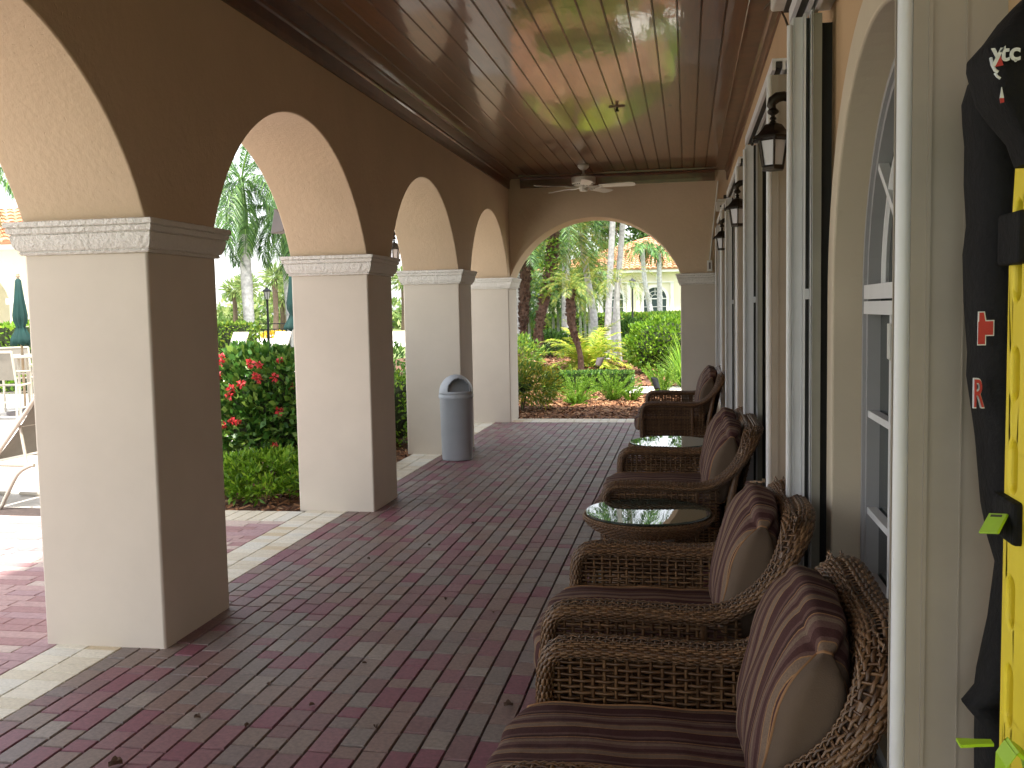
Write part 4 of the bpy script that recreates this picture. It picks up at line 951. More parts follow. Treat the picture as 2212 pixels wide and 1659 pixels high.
def bush(name, label, cat, loc, half, n, size, mat, aspect=0.5, e=2.4, depth=0.18, seed=1, upw=0.35, group=None, stems=6, flowers=None, core=0.0):
    rg = np.random.default_rng(seed); t = thing(name, label, cat, loc, 0, group)
    P, O = shell(n, rg, half, e, depth, -0.75); P[:, 2] += half[2]
    k = P[:, 2] > 0.015; P, O = P[k], O[k]
    quads('foliage', leaf_quads(P, O+rg.normal(0, 0.55, P.shape)+np.array([0, 0, upw]), size, aspect, rg), mat, t)
    mb = MB()
    for i in range(stems):
        a = rg.uniform(0, 6.28); q = rg.uniform(0.15, 0.65); x, y = half[0]*q*math.cos(a), half[1]*q*math.sin(a)
        mb.tube([(x*0.4, y*0.4, 0), (x*0.7, y*0.7, half[2]*0.7), (x, y, half[2]*1.5)], [0.018, 0.013, 0.006], 6)
    mb.build('stems', 'stem', t)
    if core:
        mb = MB(); rings = []
        for i in range(9):
            zz = -0.95+1.9*i/8; q = (1-abs(zz)**e)**(1/e)
            rings.append([(half[0]*core*q*math.cos(2*math.pi*j/20)*(1+0.06*rg.normal()), half[1]*core*q*math.sin(2*math.pi*j/20)*(1+0.06*rg.normal()), half[2]*(1+zz*core)) for j in range(20)])
        mb.rings(rings); mb.build('shaded_core', 'core_shade', t)  # solid dark core, painted shade for the gaps between leaves
    if flowers:
        for c in flowers:
            m = 26; d = unit(rg.normal(size=(m, 3))); rr = rg.uniform(0.030, 0.046)
            quads('flower', leaf_quads(np.array(c)+d*rr*0.3, d, rr, 0.75, rg), 'petal', t)
    return t
def hedge(name, label, loc, half, n, size, mat, seed=1, aspect=0.55, rz=0, group=None):
    """clipped box hedge: leaves over the top and sides, dark solid core painting the shade inside"""
    rg = np.random.default_rng(seed); t = thing(name, label, 'hedge', loc, rz, group)
    hx, hy, hz = half[0], half[1], half[2]; ar = np.array([hy*hz, hy*hz, hx*hz, hx*hz, hx*hy*1.2]); c = rg.choice(5, n, p=ar/ar.sum())
    u, v = rg.uniform(-1, 1, n), rg.uniform(-1, 1, n); P = np.zeros((n, 3)); O = np.zeros((n, 3))
    for k, (ax, s) in enumerate(((0, -1), (0, 1), (1, -1), (1, 1), (2, 1))):
        m = c == k; o = [i for i in range(3) if i != ax]
        P[m, ax] = s; P[m, o[0]] = u[m]; P[m, o[1]] = v[m]; O[m, ax] = s
    P = P*np.array(half); dep = np.abs(rg.normal(0, 0.05, n))
    P += 0.05*np.stack([np.sin(3*P[:, 1]+5*P[:, 2]), np.sin(3.3*P[:, 0]+4*P[:, 2]), np.sin(2.7*P[:, 0]+3*P[:, 1])], 1)*np.minimum(1, half[2])
    P -= O*dep[:, None]; P[:, 2] += hz; P[:, 2] = np.maximum(P[:, 2], 0.01)
    quads('foliage', leaf_quads(P, O+rg.normal(0, 0.5, P.shape)+np.array([0, 0, 0.45]), size, aspect, rg), mat, t)
    mb = MB(); mb.box(-hx*0.96, hx*0.96, -hy*0.85, hy*0.85, 0, hz*1.92); mb.build('shaded_core', 'core_shade', t)  # solid dark box, painted shade behind the leaves
    return t
MT['core_shade'] = plain('painted_core_shade', (0.025, 0.035, 0.012), 1.0, var=0.5, nscale=20, bs=1.0, bscale=40)  # near-black green, inner shade of bushes and hedges put into colour
def frond(base, az, elev, length, droop, nl, ll, lw, rg, vee=0.5, fold=0.6, r0=0.012):
    """feather frond: kite leaflets on an arching midrib -> (leaflet quads, midrib quads)"""
    m = 14; s = np.linspace(0, 1, m); e0 = elev; pts = [np.array(base, float)]
    h = np.array([math.cos(az), math.sin(az), 0]); el = elev; step = length/(m-1); tw = rg.normal(0, 0.06)
    for i in range(m-1):
        el = elev-droop*(i/(m-1))**1.3
        hh = np.array([math.cos(az+tw*i*0.15), math.sin(az+tw*i*0.15), 0])
        pts.append(pts[-1]+step*(hh*math.cos(el)+np.array([0, 0, math.sin(el)])))
    pts = np.array(pts); tan = unit(np.gradient(pts, axis=0)); side = unit(np.cross(tan, np.array([0, 0, 1.0]))+1e-9); up = np.cross(side, tan)
    q = np.linspace(0.10, 0.99, nl); idx = q*(m-1); i0 = np.floor(idx).astype(int); fr = (idx-i0)[:, None]; i1 = np.minimum(i0+1, m-1)
    B = pts[i0]*(1-fr)+pts[i1]*fr; Tt = unit(tan[i0]*(1-fr)+tan[i1]*fr); Sd = unit(side[i0]*(1-fr)+side[i1]*fr); Up = unit(up[i0]*(1-fr)+up[i1]*fr)
    Ls = ll*(np.sin(np.pi*(0.12+0.80*q))**0.7)[:, None]
    out = []
    for sg in (-1, 1):
        d = unit(Sd*sg*0.85+Tt*0.62+Up*vee*0.5+rg.normal(0, 0.10, B.shape)); l_ = Ls*rg.uniform(0.85, 1.1, (nl, 1))
        wv = unit(np.cross(d, Up)+rg.normal(0, 0.2, B.shape))*lw/2
        mid = B+d*l_*0.4; tip = B+d*l_-np.array([0, 0, 1])*l_*fold*0.5
        out.append(np.stack([B, mid+wv, tip, mid-wv], 1))
    w0 = r0*np.linspace(1, 0.25, m)[:, None]
    rib = np.stack([pts[:-1]-side[:-1]*w0[:-1], pts[1:]-side[1:]*w0[1:], pts[1:]+side[1:]*w0[1:], pts[:-1]+side[:-1]*w0[:-1]], 1)
    return np.concatenate(out), rib
def crown(t, base, nf, length, rg, elev=(0.0, 1.3), droop=1.4, nl=26, ll=0.5, lw=0.03, mat='lf_palm', vee=0.5, fold=0.6, name='crown', azr=(0, 6.283), r0=0.012, core=0.05):
    Q, RB = [], []
    for i in range(nf):
        az = azr[0]+(azr[1]-azr[0])*((i*0.618034) % 1.0)+rg.normal(0, 0.15); k = (i+0.5)/nf
        el = elev[0]+(elev[1]-elev[0])*k+rg.normal(0, 0.07)
        b = np.array(base)+np.array([math.cos(az), math.sin(az), 0])*core*rg.uniform(0.3, 1)
        q, r = frond(b, az, el, length*rg.uniform(0.85, 1.1), droop*rg.uniform(0.8, 1.2), nl, ll, lw, rg, vee, fold, r0); Q.append(q); RB.append(r)
    Q = np.concatenate(Q); RB = np.concatenate(RB)
    return quads(name, np.concatenate([Q, RB]), mat, t)
def trunk(t, path, r, mat, seg=14, rough=0.0, ringy=0.0, seed=0, n=40, name='trunk', extra=None):
    P, _ = smooth_path(path, n); rg = np.random.default_rng(seed); rr = np.interp(np.linspace(0, 1, n), np.linspace(0, 1, len(r)), r)
    rings = []
    for i in range(n):
        ring = []
        for j in range(seg):
            a = 2*math.pi*j/seg; k = rr[i]*(1+rough*rg.normal()+ringy*(1 if i % 3 == 0 else 0))
            ring.append((P[i, 0]+k*math.cos(a), P[i, 1]+k*math.sin(a), P[i, 2]))
        rings.append(ring)
    mb = MB(); mb.rings(rings)
    if extra is not None:
        for q in extra: mb.quad(*[tuple(p) for p in q])
    return mb.build(name, mat, t, smooth=60 if rough < 0.05 else 25)
def boots(t, path, r, n, size, seed, z0=0.2, mat='trunk_dark'):
    """old leaf bases sticking out of a date palm trunk"""
    rg = np.random.default_rng(seed); P, _ = smooth_path(path, 60); k = (rg.uniform(z0, 1, n)*59).astype(int); a = rg.uniform(0, 6.28, n)
    rr = np.interp(k/59, np.linspace(0, 1, len(r)), r); o = np.stack([np.cos(a), np.sin(a), np.zeros(n)], 1)
    b = P[k]+o*rr[:, None]*0.85
    return leaf_quads(b, o+np.array([0, 0, 1.1])+rg.normal(0, 0.25, b.shape), size, 0.7, rg, 0.6)

# ---- planting seen through the end arch
GZ = -0.03
def palm(name, label, path, r, bark, crown_kw=None, group=None, seed=0, rough=0.0, ringy=0.0, boot=None, cat='palm tree', n=40):
    b = Vector(path[0]); t = thing(name, label, cat, b, 0, group); rg = np.random.default_rng(seed+100)
    pth = [tuple(Vector(p)-b) for p in path]; trunk(t, pth, r, bark, rough=rough, ringy=ringy, seed=seed, n=n, extra=boots(t, pth, r, *boot) if boot else None)
    if crown_kw: crown(t, pth[-1], rg=rg, **crown_kw)
    return t
p = palm('date_palm', 'dark rough-trunked palm at the left edge of the end arch', [(-6.05, 35.6, GZ), (-6.02, 35.6, 1.2), (-5.95, 35.6, 2.4), (-5.88, 35.6, 3.7)], [0.13, 0.12, 0.17, 0.20, 0.15], 'trunk_dark',
     dict(nf=30, length=1.9, elev=(-0.5, 1.3), droop=1.5, nl=30, ll=0.42, lw=0.03, mat='lf_palm', core=0.12), seed=1, rough=0.08, boot=(520, 0.13, 5, 0.1))
p = palm('fern_covered_palm', 'leaning dark palm trunk wrapped in green ferns, left of centre in the end arch', [(-4.88, 31.6, GZ), (-4.78, 31.6, 1.2), (-4.48, 31.6, 2.5), (-4.30, 31.6, 3.8), (-4.12, 31.6, 5.2)], [0.14, 0.13, 0.17, 0.20, 0.16, 0.16], 'trunk_dark',
     dict(nf=34, length=2.4, elev=(-0.5, 1.3), droop=1.5, nl=34, ll=0.5, lw=0.035, mat='lf_palm', core=0.12), seed=2, rough=0.10, boot=(600, 0.12, 6, 0.05))
rg = np.random.default_rng(11)
P = np.stack([rng.normal(0, 0.20, 260), rng.normal(-0.18, 0.06, 260), rng.uniform(2.0, 4.0, 260)], 1); P[:, 0] += np.interp(P[:, 2], [0, 1.2, 2.5, 3.8], [0, 0.1, 0.4, 0.58])
quads('ferns', leaf_quads(P, np.stack([rg.normal(0, 1, 260), rg.uniform(-1.2, -0.2, 260), rg.normal(0, 0.8, 260)], 1), 0.20, 0.4, rg), 'lf_hedge', p)
palm('pygmy_date_palm', 'short pygmy date palm with curved dark trunk in the middle of the end garden', [(-2.70, 24.8, GZ), (-2.74, 24.8, 0.5), (-2.92, 24.8, 1.15), (-2.95, 24.8, 1.6), (-2.96, 24.8, 2.12)], [0.085, 0.07, 0.09, 0.125, 0.095], 'trunk_dark',
     dict(nf=26, length=0.80, elev=(-0.15, 1.35), droop=1.5, nl=32, ll=0.20, lw=0.014, mat='lf_palm_y', core=0.06), seed=3, rough=0.08, boot=(240, 0.075, 7, 0.35))
palm('feather_palm', 'drooping yellow-green palm in front of the far house, right of the pygmy palm', [(-1.95, 28.5, GZ), (-2.0, 28.5, 1.4), (-2.02, 28.5, 2.35)], [0.07, 0.06, 0.07], 'trunk_grey',
     dict(nf=15, length=1.25, elev=(-0.2, 1.2), droop=2.0, nl=32, ll=0.28, lw=0.014, mat='lf_palm_y', core=0.06), seed=4)
GP = 'slender grey palms in the end garden'
palm('grey_palm', 'slender grey palm trunk left of the twin trunks, curving left as it rises', [(-3.24, 33.7, GZ), (-3.2, 33.7, 1.2), (-3.4, 33.7, 2.6), (-3.62, 33.7, 4.2)], [0.15, 0.13, 0.11, 0.10], 'trunk_grey',
     dict(nf=22, length=1.9, elev=(-0.7, 1.3), droop=1.6, nl=34, ll=0.5, lw=0.03, mat='lf_palm_y', core=0.08), GP, 5, ringy=0.04)
palm('grey_palm', 'slender pale grey palm, left one of the twin trunks rising out of view', [(-2.50, 30.6, GZ), (-2.45, 30.6, 1.4), (-2.28, 30.6, 4.3), (-2.1, 30.6, 6.8)], [0.115, 0.10, 0.09, 0.08], 'trunk_grey',
     dict(nf=22, length=2.2, elev=(-0.5, 1.3), droop=1.5, nl=34, ll=0.5, lw=0.035, core=0.08), GP, 6, ringy=0.04)
palm('grey_palm', 'slender pale grey palm, right one of the twin trunks rising out of view', [(-2.43, 32.3, GZ), (-2.34, 32.3, 1.4), (-2.08, 32.3, 4.4), (-1.9, 32.3, 7.0)], [0.115, 0.10, 0.09, 0.08], 'trunk_grey',
     dict(nf=22, length=2.2, elev=(-0.5, 1.3), droop=1.5, nl=34, ll=0.5, lw=0.035, core=0.08), GP, 7, ringy=0.04)
DRP = dict(nf=11, length=1.25, elev=(-0.1, 1.2), droop=2.1, nl=24, ll=0.42, lw=0.05, mat='lf_palm', fold=1.5, core=0.1)
palm('slim_palm', 'leaning slim palm in front of the right-hand house window', [(-1.75, 52.2, GZ), (-1.88, 52, 1.2), (-2.2, 52, 3.0), (-2.32, 52, 4.7)], [0.17, 0.15, 0.13, 0.12], 'trunk_grey', DRP, GP, 8, ringy=0.03)
palm('slim_palm', 'straight slim palm at the right edge of the house window', [(-1.42, 52.5, GZ), (-1.44, 52.5, 2.0), (-1.46, 52.5, 4.5)], [0.15, 0.14, 0.12], 'trunk_grey', DRP, GP, 9, ringy=0.03)
palm('pale_palm', 'pale palm trunk half hidden behind the pygmy date palm', [(-4.95, 40, GZ), (-4.95, 40, 2.0), (-4.9, 40, 5.2)], [0.22, 0.17, 0.14], 'trunk_grey', dict(nf=26, length=2.3, elev=(-0.6, 1.3), droop=1.5, nl=30, ll=0.6, lw=0.05, core=0.1), None, 10, ringy=0.03)
palm('pale_palm', 'pale palm trunk directly behind the left dark palm', [(-6.6, 37.5, GZ), (-6.55, 37.5, 1.5), (-6.4, 37.5, 4.8)], [0.20, 0.18, 0.15], 'trunk_grey', dict(nf=26, length=2.3, elev=(-0.6, 1.3), droop=1.5, nl=30, ll=0.6, lw=0.05, core=0.1), None, 12, ringy=0.03)
for i, (x, y, z, lb) in enumerate([(-7.0, 41, 2.6, 'bushy palm clump behind the left dark palm'), (-5.6, 43, 3.4, 'tall bushy palm clump behind the fern-covered palm'), (-4.6, 45, 4.2, 'tallest bushy palm clump, just left of the house roof')]):
    t = thing('palm_clump', lb, 'palm clump', (x, y, GZ)); rg = np.random.default_rng(50+i)
    mb = MB()
    for k in range(4): mb.tube([(0.2*k-0.3, 0.1*(k % 2), 0), (0.22*k-0.33, 0.1*(k % 2), z*(0.55+0.12*k))], [0.07, 0.05], 8)
    mb.build('stems', 'trunk_grey', t)
    for k in range(4): crown(t, (0.22*k-0.33, 0.1*(k % 2), z*(0.55+0.12*k)), 16, 1.8, rg, (-0.5, 1.35), 1.5, 28, 0.5, 0.045, 'lf_palm' if k % 2 else 'lf_palm_y')
t = thing('golden_palm', 'low golden-green fan of palm fronds around the pygmy palm trunk', 'palm', (-2.67, 26.3, GZ)); rg = np.random.default_rng(70)
crown(t, (0, 0, 0.05), 36, 1.25, rg, (0.15, 1.45), 1.35, 34, 0.36, 0.040, 'lf_gold', core=0.2)
t = thing('golden_palm', 'taller green palm fronds standing behind the golden palm', 'palm', (-2.75, 27.8, GZ)); crown(t, (0, 0, 0.1), 18, 1.45, rg, (0.6, 1.5), 1.1, 30, 0.34, 0.026, 'lf_palm_y', core=0.2)
hedge('garden_hedge', 'long clipped hedge with reddish-yellow tips below the house windows', (-4, 50.7, GZ), (8.5, 0.6, 0.62), 14000, 0.21, 'lf_hedge', 20)
hedge('low_hedge', 'low clipped dark green hedge behind the two foxtail ferns', (-1.95, 19.1, GZ), (0.88, 0.26, 0.185), 7500, 0.05, 'lf_dark2', 21)
bush('clipped_bush', 'large rounded clipped bright green bush at the right side of the end arch', 'bush', (-0.45, 24.1, GZ), (0.97, 0.85, 0.68), 8000, 0.085, 'lf_lime', 0.55, 2.8, 0.06, 22, 0.55, core=0.86)
bush('croton_bush', 'spotted yellow-green croton bush beside the last column', 'bush', (-2.72, 15.35, GZ), (0.72, 0.55, 0.40), 3400, 0.115, 'lf_croton', 0.20, 2.0, 0.28, 23, 0.2, core=0.35)
bush('green_shrub', 'small leafy shrub at the foot of the fern-covered palm', 'bush', (-4.55, 33.0, GZ), (0.75, 0.6, 0.42), 1500, 0.15, 'lf_dark', 0.4, 2.0, 0.25, 24)
bush('green_shrub', 'leafy shrub behind the croton bush at the left of the end arch', 'bush', (-4.35, 24, GZ), (0.8, 0.6, 0.5), 1600, 0.13, 'lf_hedge', 0.35, 2.0, 0.25, 25)
bush('dark_shrub', 'dark strap-leaved shrub left of the large clipped bush', 'bush', (-2.0, 33.5, GZ), (0.55, 0.5, 0.62), 1500, 0.22, 'lf_dark', 0.2, 2.2, 0.2, 26)
def plume_fern(name, label, loc, n, length, seed, spread=(0.35, 1.45), w_=0.055, group=None):
    """foxtail / sword fern: bottle-brush plumes rising from one root"""
    t = thing(name, label, 'fern', loc, 0, group); rg = np.random.default_rng(seed); Q = []
    for i in range(n):
        az = i*2.399+rg.normal(0, 0.2); el = spread[0]+(spread[1]-spread[0])*rg.uniform()**0.8; L0 = length*rg.uniform(0.7, 1.1)
        s = np.linspace(0.08, 1, 46); e = el-0.35*s**2; r = np.cumsum(np.cos(e))/46*L0; z = np.cumsum(np.sin(e))/46*L0
        c = np.stack([0.05*math.cos(az)+r*math.cos(az), 0.05*math.sin(az)+r*math.sin(az), z], 1); tan = unit(np.gradient(c, axis=0))
        for k in range(4):
            d = unit(tan*0.9+unit(np.cross(tan, rg.normal(size=c.shape)))*0.9); Q.append(leaf_quads(c, d, w_, 0.22, rg)*1.0)
    quads('plumes', np.concatenate(Q), 'lf_fern', t); return t
FG = 'foxtail ferns at the end of the patio'
plume_fern('foxtail_fern', 'bright foxtail fern, left one of the pair on the mulch', (-1.92, 16.75, GZ), 34, 0.62, 30, w_=0.042, group=FG)
plume_fern('foxtail_fern', 'bright foxtail fern, right one of the pair on the mulch', (-1.30, 17.0, GZ), 34, 0.56, 31, (0.6, 1.45), 0.042, group=FG)
plume_fern('foxtail_fern', 'small pale fern tuft in front of the left foxtail fern', (-1.86, 16.25, GZ), 16, 0.20, 32, (0.1, 1.4), 0.04, group=FG)
plume_fern('foxtail_fern', 'small fern tuft at the edge of the pale path', (-0.98, 16.9, GZ), 14, 0.26, 33, (0.5, 1.4), 0.04, group=FG)
plume_fern('sword_fern', 'upright fern left of the clipped bush, beyond the farthest loveseat', (-0.48, 18.0, GZ), 22, 0.60, 34, (0.7, 1.5), 0.05)
def strap_plant(name, label, loc, n, length, seed, mat='lf_fern', width=0.03, spread=(0.6, 1.5)):
    t = thing(name, label, 'plant', loc); rg = np.random.default_rng(seed); Q = []
    for i in range(n):
        az = rg.uniform(0, 6.28); el = rg.uniform(*spread); L0 = length*rg.uniform(0.6, 1.1); m = 9; e = el-np.linspace(0, 1, m)**1.6*rg.uniform(0.3, 1.0)
        r = np.concatenate([[0], np.cumsum(np.cos(e))[:-1]])/m*L0+rg.uniform(0, .1); z = np.concatenate([[0], np.cumsum(np.sin(e))[:-1]])/m*L0
        c = np.stack([r*math.cos(az), r*math.sin(az), z], 1); s = np.array([-math.sin(az), math.cos(az), 0])*width/2*(1-np.linspace(0, 1, m)[:, None]**2*0.9)
        Q.append(np.stack([c[:-1]-s[:-1], c[1:]-s[1:], c[1:]+s[1:], c[:-1]+s[:-1]], 1))
    quads('leaves', np.concatenate(Q), mat, t); return t
strap_plant('tall_grass_plant', 'tall fine-leaved green plant against the right pier of the end arch', (-0.05, 19.6, GZ), 150, 1.25, 40)
strap_plant('strap_leaf_plant', 'dark strap-leaved plant left of the clipped bush by the path', (-1.95, 31.0, GZ), 60, 0.95, 41, 'lf_dark', 0.05)
def spotlight(label, loc, rz, mat, h=0.30, r=0.052):
    t = thing('garden_spotlight', label, 'spotlight', loc, rz)
    mb = MB(); mb.tube([(0, 0, 0), (0, 0, h*0.5)], 0.011, 8); mb.build('stake', 'black_metal', t)
    rot = Matrix.Rotation(R(20), 4, 'Y'); mb = MB(); prof = [(0.02, -0.11), (r*0.9, -0.10), (r, 0.06), (r, 0.10), (r-0.006, 0.105), (r-0.008, 0.05), (0.004, 0.045)]
    mb.rings([[tuple(rot @ Vector((q*math.cos(2*math.pi*j/20), q*math.sin(2*math.pi*j/20), z+h*0.75+(0.03*math.cos(2*math.pi*j/20) if z > 0.05 else 0)))) for j in range(20)] for q, z in prof]); mb.build('housing', mat, t, smooth=40); return t
spotlight('grey bullet-shaped garden spotlight right of the pygmy palm trunk', (-2.28, 24.2, GZ), 0.3, 'speaker', 0.42, 0.09)
spotlight('black garden spotlight behind the farthest loveseat', (-0.50, 17.6, GZ), 2.4, 'black_metal', 0.36, 0.06)

def lamp_post(label, loc, h):
    t = thing('lamp_post', label, 'lamp post', loc, 0, 'black lamp posts'); mb = MB()
    mb.lathe([(0.09, 0), (0.09, 0.12), (0.06, 0.18), (0.045, 0.3), (0.04, h-0.42), (0.06, h-0.41), (0.06, h-0.39), (0.03, h-0.37)], 14); mb.build('post', 'black_metal', t, smooth=40)
    n = 6; hx = lambda r, z: [(r*math.cos(2*math.pi*j/n), r*math.sin(2*math.pi*j/n), z) for j in range(n)]
    mb = MB(); a, b = hx(0.075, h-0.37), hx(0.125, h-0.10)
    for p, q in zip(a, b): mb.tube([p, q], 0.009, 5)
    mb.rings([hx(0.19, h-0.10), hx(0.17, h-0.06), hx(0.06, h), hx(0.015, h+0.07)]); mb.build('lantern_head', 'black_metal', t)
    mb = MB(); mb.rings([hx(0.068, h-0.365), hx(0.117, h-0.105)]); mb.build('glass', 'milk', t); return t
lamp_post('black lamp post in front of the far house, right of centre in the end arch', (-2.48, 45, GZ), 2.95)
lamp_post('black lamp post on the far lawn, seen through the second arch', (-14.56, 32, GZ), 2.55)

# ---- houses
def tile_roof(mb, p0, p1, topf, pitch_dir, w_=0.30, rows=14):
    """barrel tiles on a slope: p0-p1 eave line, topf(x along eave 0..1) -> slope length, pitch_dir unit vector up the slope"""
    p0, p1, d = Vector(p0), Vector(p1), Vector(pitch_dir).normalized(); e = (p1-p0); Ln = e.length; e = e/Ln; nrm = e.cross(d).normalized()
    if nrm.z < 0: nrm = -nrm
    n = int(Ln/w_); w2 = Ln/n
    for i in range(n):
        c = p0+e*(i+.5)*w2; top = topf((i+.5)/n); k = 0; s = 0.0
        while s < top:
            s2 = min(s+0.42, top+0.02); prof = [(-0.5, 0.0), (-0.36, 0.055), (-0.12, 0.085), (0.12, 0.085), (0.36, 0.055), (0.5, 0.0)]
            a = [c+e*(x*w2)+d*s+nrm*(z+0.045) for x, z in prof]; b = [c+e*(x*w2*0.92)+d*s2+nrm*z for x, z in prof]; m = len(mb.v)
            mb.v += [tuple(q) for q in a+b]+[tuple(c+e*(x*w2)+d*s) for x, z in prof]
            for j in range(5): mb.f.append((m+j, m+j+1, m+7+j, m+6+j)); mb.m.append(0); mb.f.append((m+12+j, m+13+j, m+j+1, m+j)); mb.m.append(0)
            s += 0.40
HY = 56.0
h = thing('clubhouse', 'cream house with arched windows and terracotta roof beyond the end garden', 'house', (-1, HY+4, GZ))
def hp(mb, name, mat, parent=None, **k):
    o = mb.build(name, mat, parent or h, **k)
    if parent is None: o.location = (1, -HY-4, -GZ)
    return o
HW = [(-6.13, 0.33), (-4.20, 0.58), (-1.80, 0.64), (1.6, 0.64), (4.2, 0.64)]; zb, zs_ = 1.20, 2.10
mb = MB(); s_prev = -8.05; cv = lambda s, t_, z: (s, t_, z)
for xc, hw_ in HW:
    mb.box(s_prev, xc-hw_, HY, HY+0.25, -0.05, 3.62); s_prev = xc+hw_
    wall_strip(mb, [(xc-hw_*math.cos(math.pi*i/24), zs_+hw_*math.sin(math.pi*i/24)) for i in range(25)], 3.62, HY, HY+0.25, cv); mb.box(xc-hw_, xc+hw_, HY, HY+0.25, -0.05, zb)
mb.box(s_prev, 9, HY, HY+0.25, -0.05, 3.62); mb.box(-8.05, -7.8, HY+0.25, HY+9, -0.05, 3.62); hp(mb, 'wall', 'facade')
mb = MB(); mb.box(-8.6, 9.5, HY-0.55, HY-0.40, 3.60, 3.76); mb.box(-8.6, 9.5, HY-0.40, HY+9.5, 3.625, 3.66); mb.box(-8.6, -8.45, HY-0.39, HY+9.5, 3.66, 3.76); hp(mb, 'gutter', 'trim_white')
for xc, hw_ in HW:
    mb = MB(); out = []
    for i in range(-1, 26):
        if i == -1: a = (xc-hw_, zb)
        elif i == 25: a = (xc+hw_, zb)
        else: a = (xc-hw_*math.cos(math.pi*i/24), zs_+hw_*math.sin(math.pi*i/24))
        f = (hw_+0.16)/hw_; b = (xc+(a[0]-xc)*f, (zs_+(a[1]-zs_)*f) if 0 <= i <= 24 else zb)
        out.append([(a[0], HY-0.05, a[1]), (b[0], HY-0.05, b[1]), (b[0], HY+0.05, b[1]), (a[0], HY+0.05, a[1])])
    mb.rings(out); mb.box(xc-hw_-0.42, xc-hw_-0.24, HY-0.10, HY, zb-0.2, 3.0); mb.box(xc+hw_+0.24, xc+hw_+0.42, HY-0.10, HY, zb-0.2, 3.0); mb.box(xc-hw_-0.42, xc+hw_+0.42, HY-0.12, HY, 3.003, 3.07)
    wd = hp(mb, 'window', 'trim_white')
    mb = MB(); mb.face([(xc-hw_, HY+0.12, zb), (xc+hw_, HY+0.12, zb)]+[(xc+hw_*math.cos(math.pi*i/24), HY+0.12, zs_+hw_*math.sin(math.pi*i/24)) for i in range(25)]); mb.build('pane', 'house_pane', wd)
    mb = MB(); mb.box(xc-hw_, xc+hw_, HY+0.07, HY+0.11, zs_-0.03, zs_+0.03)
    for k in (-0.33, 0.33): mb.box(xc+k*hw_-0.018, xc+k*hw_+0.018, HY+0.07, HY+0.11, zb, zs_-0.031)
    mb.box(xc-hw_, xc+hw_, HY+0.075, HY+0.105, 1.62, 1.655)
    for an in (45, 90, 135): mb.tube([(xc+0.35*hw_*math.cos(R(an)), HY+0.09, zs_+0.35*hw_*math.sin(R(an))), (xc+hw_*math.cos(R(an)), HY+0.09, zs_+hw_*math.sin(R(an)))], 0.018, 5)
    mb.tube([(xc+0.35*hw_*math.cos(R(t_)), HY+0.09, zs_+0.35*hw_*math.sin(R(t_))) for t_ in range(0, 181, 15)], 0.018, 5)
    mb.tube([(xc+0.68*hw_*math.cos(R(t_)), HY+0.09, zs_+0.68*hw_*math.sin(R(t_))) for t_ in range(0, 181, 12)], 0.018, 5); mb.build('muntins', 'trim_white', wd)
mb = MB(); sl_ = Vector((0, 5.6, 2.15)); run = sl_.length
tile_roof(mb, (-8.7, HY-0.6, 3.76), (9.5, HY-0.6, 3.76), lambda u: min(1, u*18.2/6.4)*run, sl_); 
tile_roof(mb, (-8.7, HY+10.6, 3.76), (-8.7, HY-0.6, 3.76), lambda u: max(0.05, (1-abs(2*u-1)))*math.hypot(6.4, 2.15), (6.4, 0, 2.15))
mb.face([(-8.7, HY-0.6, 3.75), (9.5, HY-0.6, 3.75), (9.5, HY+5, 5.89), (-2.3, HY+5, 5.89)]); mb.face([(-8.7, HY+10.6, 3.75), (-8.7, HY-0.6, 3.75), (-2.3, HY+5, 5.89)]); mb.face([(9.5, HY+10.6, 3.75), (-8.7, HY+10.6, 3.75), (-2.3, HY+5, 5.89), (9.5, HY+5, 5.89)])
hp(mb, 'roof', 'tile')
mb = MB(); mb.box(-1.75, -1.52, HY-0.12, HY-0.001, 3.18, 3.5); hp(mb, 'wall_light', 'trim_white')

h2 = thing('pool_house', 'cream arcaded pool house with terracotta roof at the left edge', 'house', (-21, 27, GZ)); HY2 = 25.0
def h2p(mb, name, mat): o = mb.build(name, mat, h2); o.location = (21, -27, -GZ); return o
mb = MB(); xs0, xs1 = -21.9, -19.35; a = (xs1-xs0)/2
wall_strip(mb, [(xs0-2.5, -0.05), (xs0-0.001, -0.05)], 3.62, HY2, HY2+0.5, cv); wall_strip(mb, [(xs0+(xs1-xs0)*i/30, arch_z(xs0+(xs1-xs0)*i/30, (xs0+xs1)/2, a, 0.95, 2.2)) for i in range(31)], 3.62, HY2, HY2+0.5, cv); wall_strip(mb, [(xs1+0.001, -0.05), (xs1+2.6, -0.05)], 3.62, HY2, HY2+0.5, cv)
mb.box(-24.4, -16.8, HY2+3.0, HY2+3.3, -0.05, 3.62); h2p(mb, 'wall', 'facade')
mb = MB(); mb.box(xs1-0.06, xs1+2.66, HY2-0.07, HY2, 2.05, 2.22); mb.box(-24.6, -16.4, HY2-0.55, HY2-0.42, 3.60, 3.74); mb.box(-24.6, -16.4, HY2-0.42, HY2+6, 3.625, 3.66); h2p(mb, 'trim', 'trim_white')
mb = MB(); tile_roof(mb, (-24.7, HY2-0.6, 3.74), (-16.3, HY2-0.6, 3.74), lambda u: 3.6, (0, 3, 1.15), rows=9); mb.face([(-24.7, HY2-0.6, 3.73), (-16.3, HY2-0.6, 3.73), (-16.3, HY2+2.8, 5.03), (-24.7, HY2+2.8, 5.03)]); h2p(mb, 'roof', 'tile')

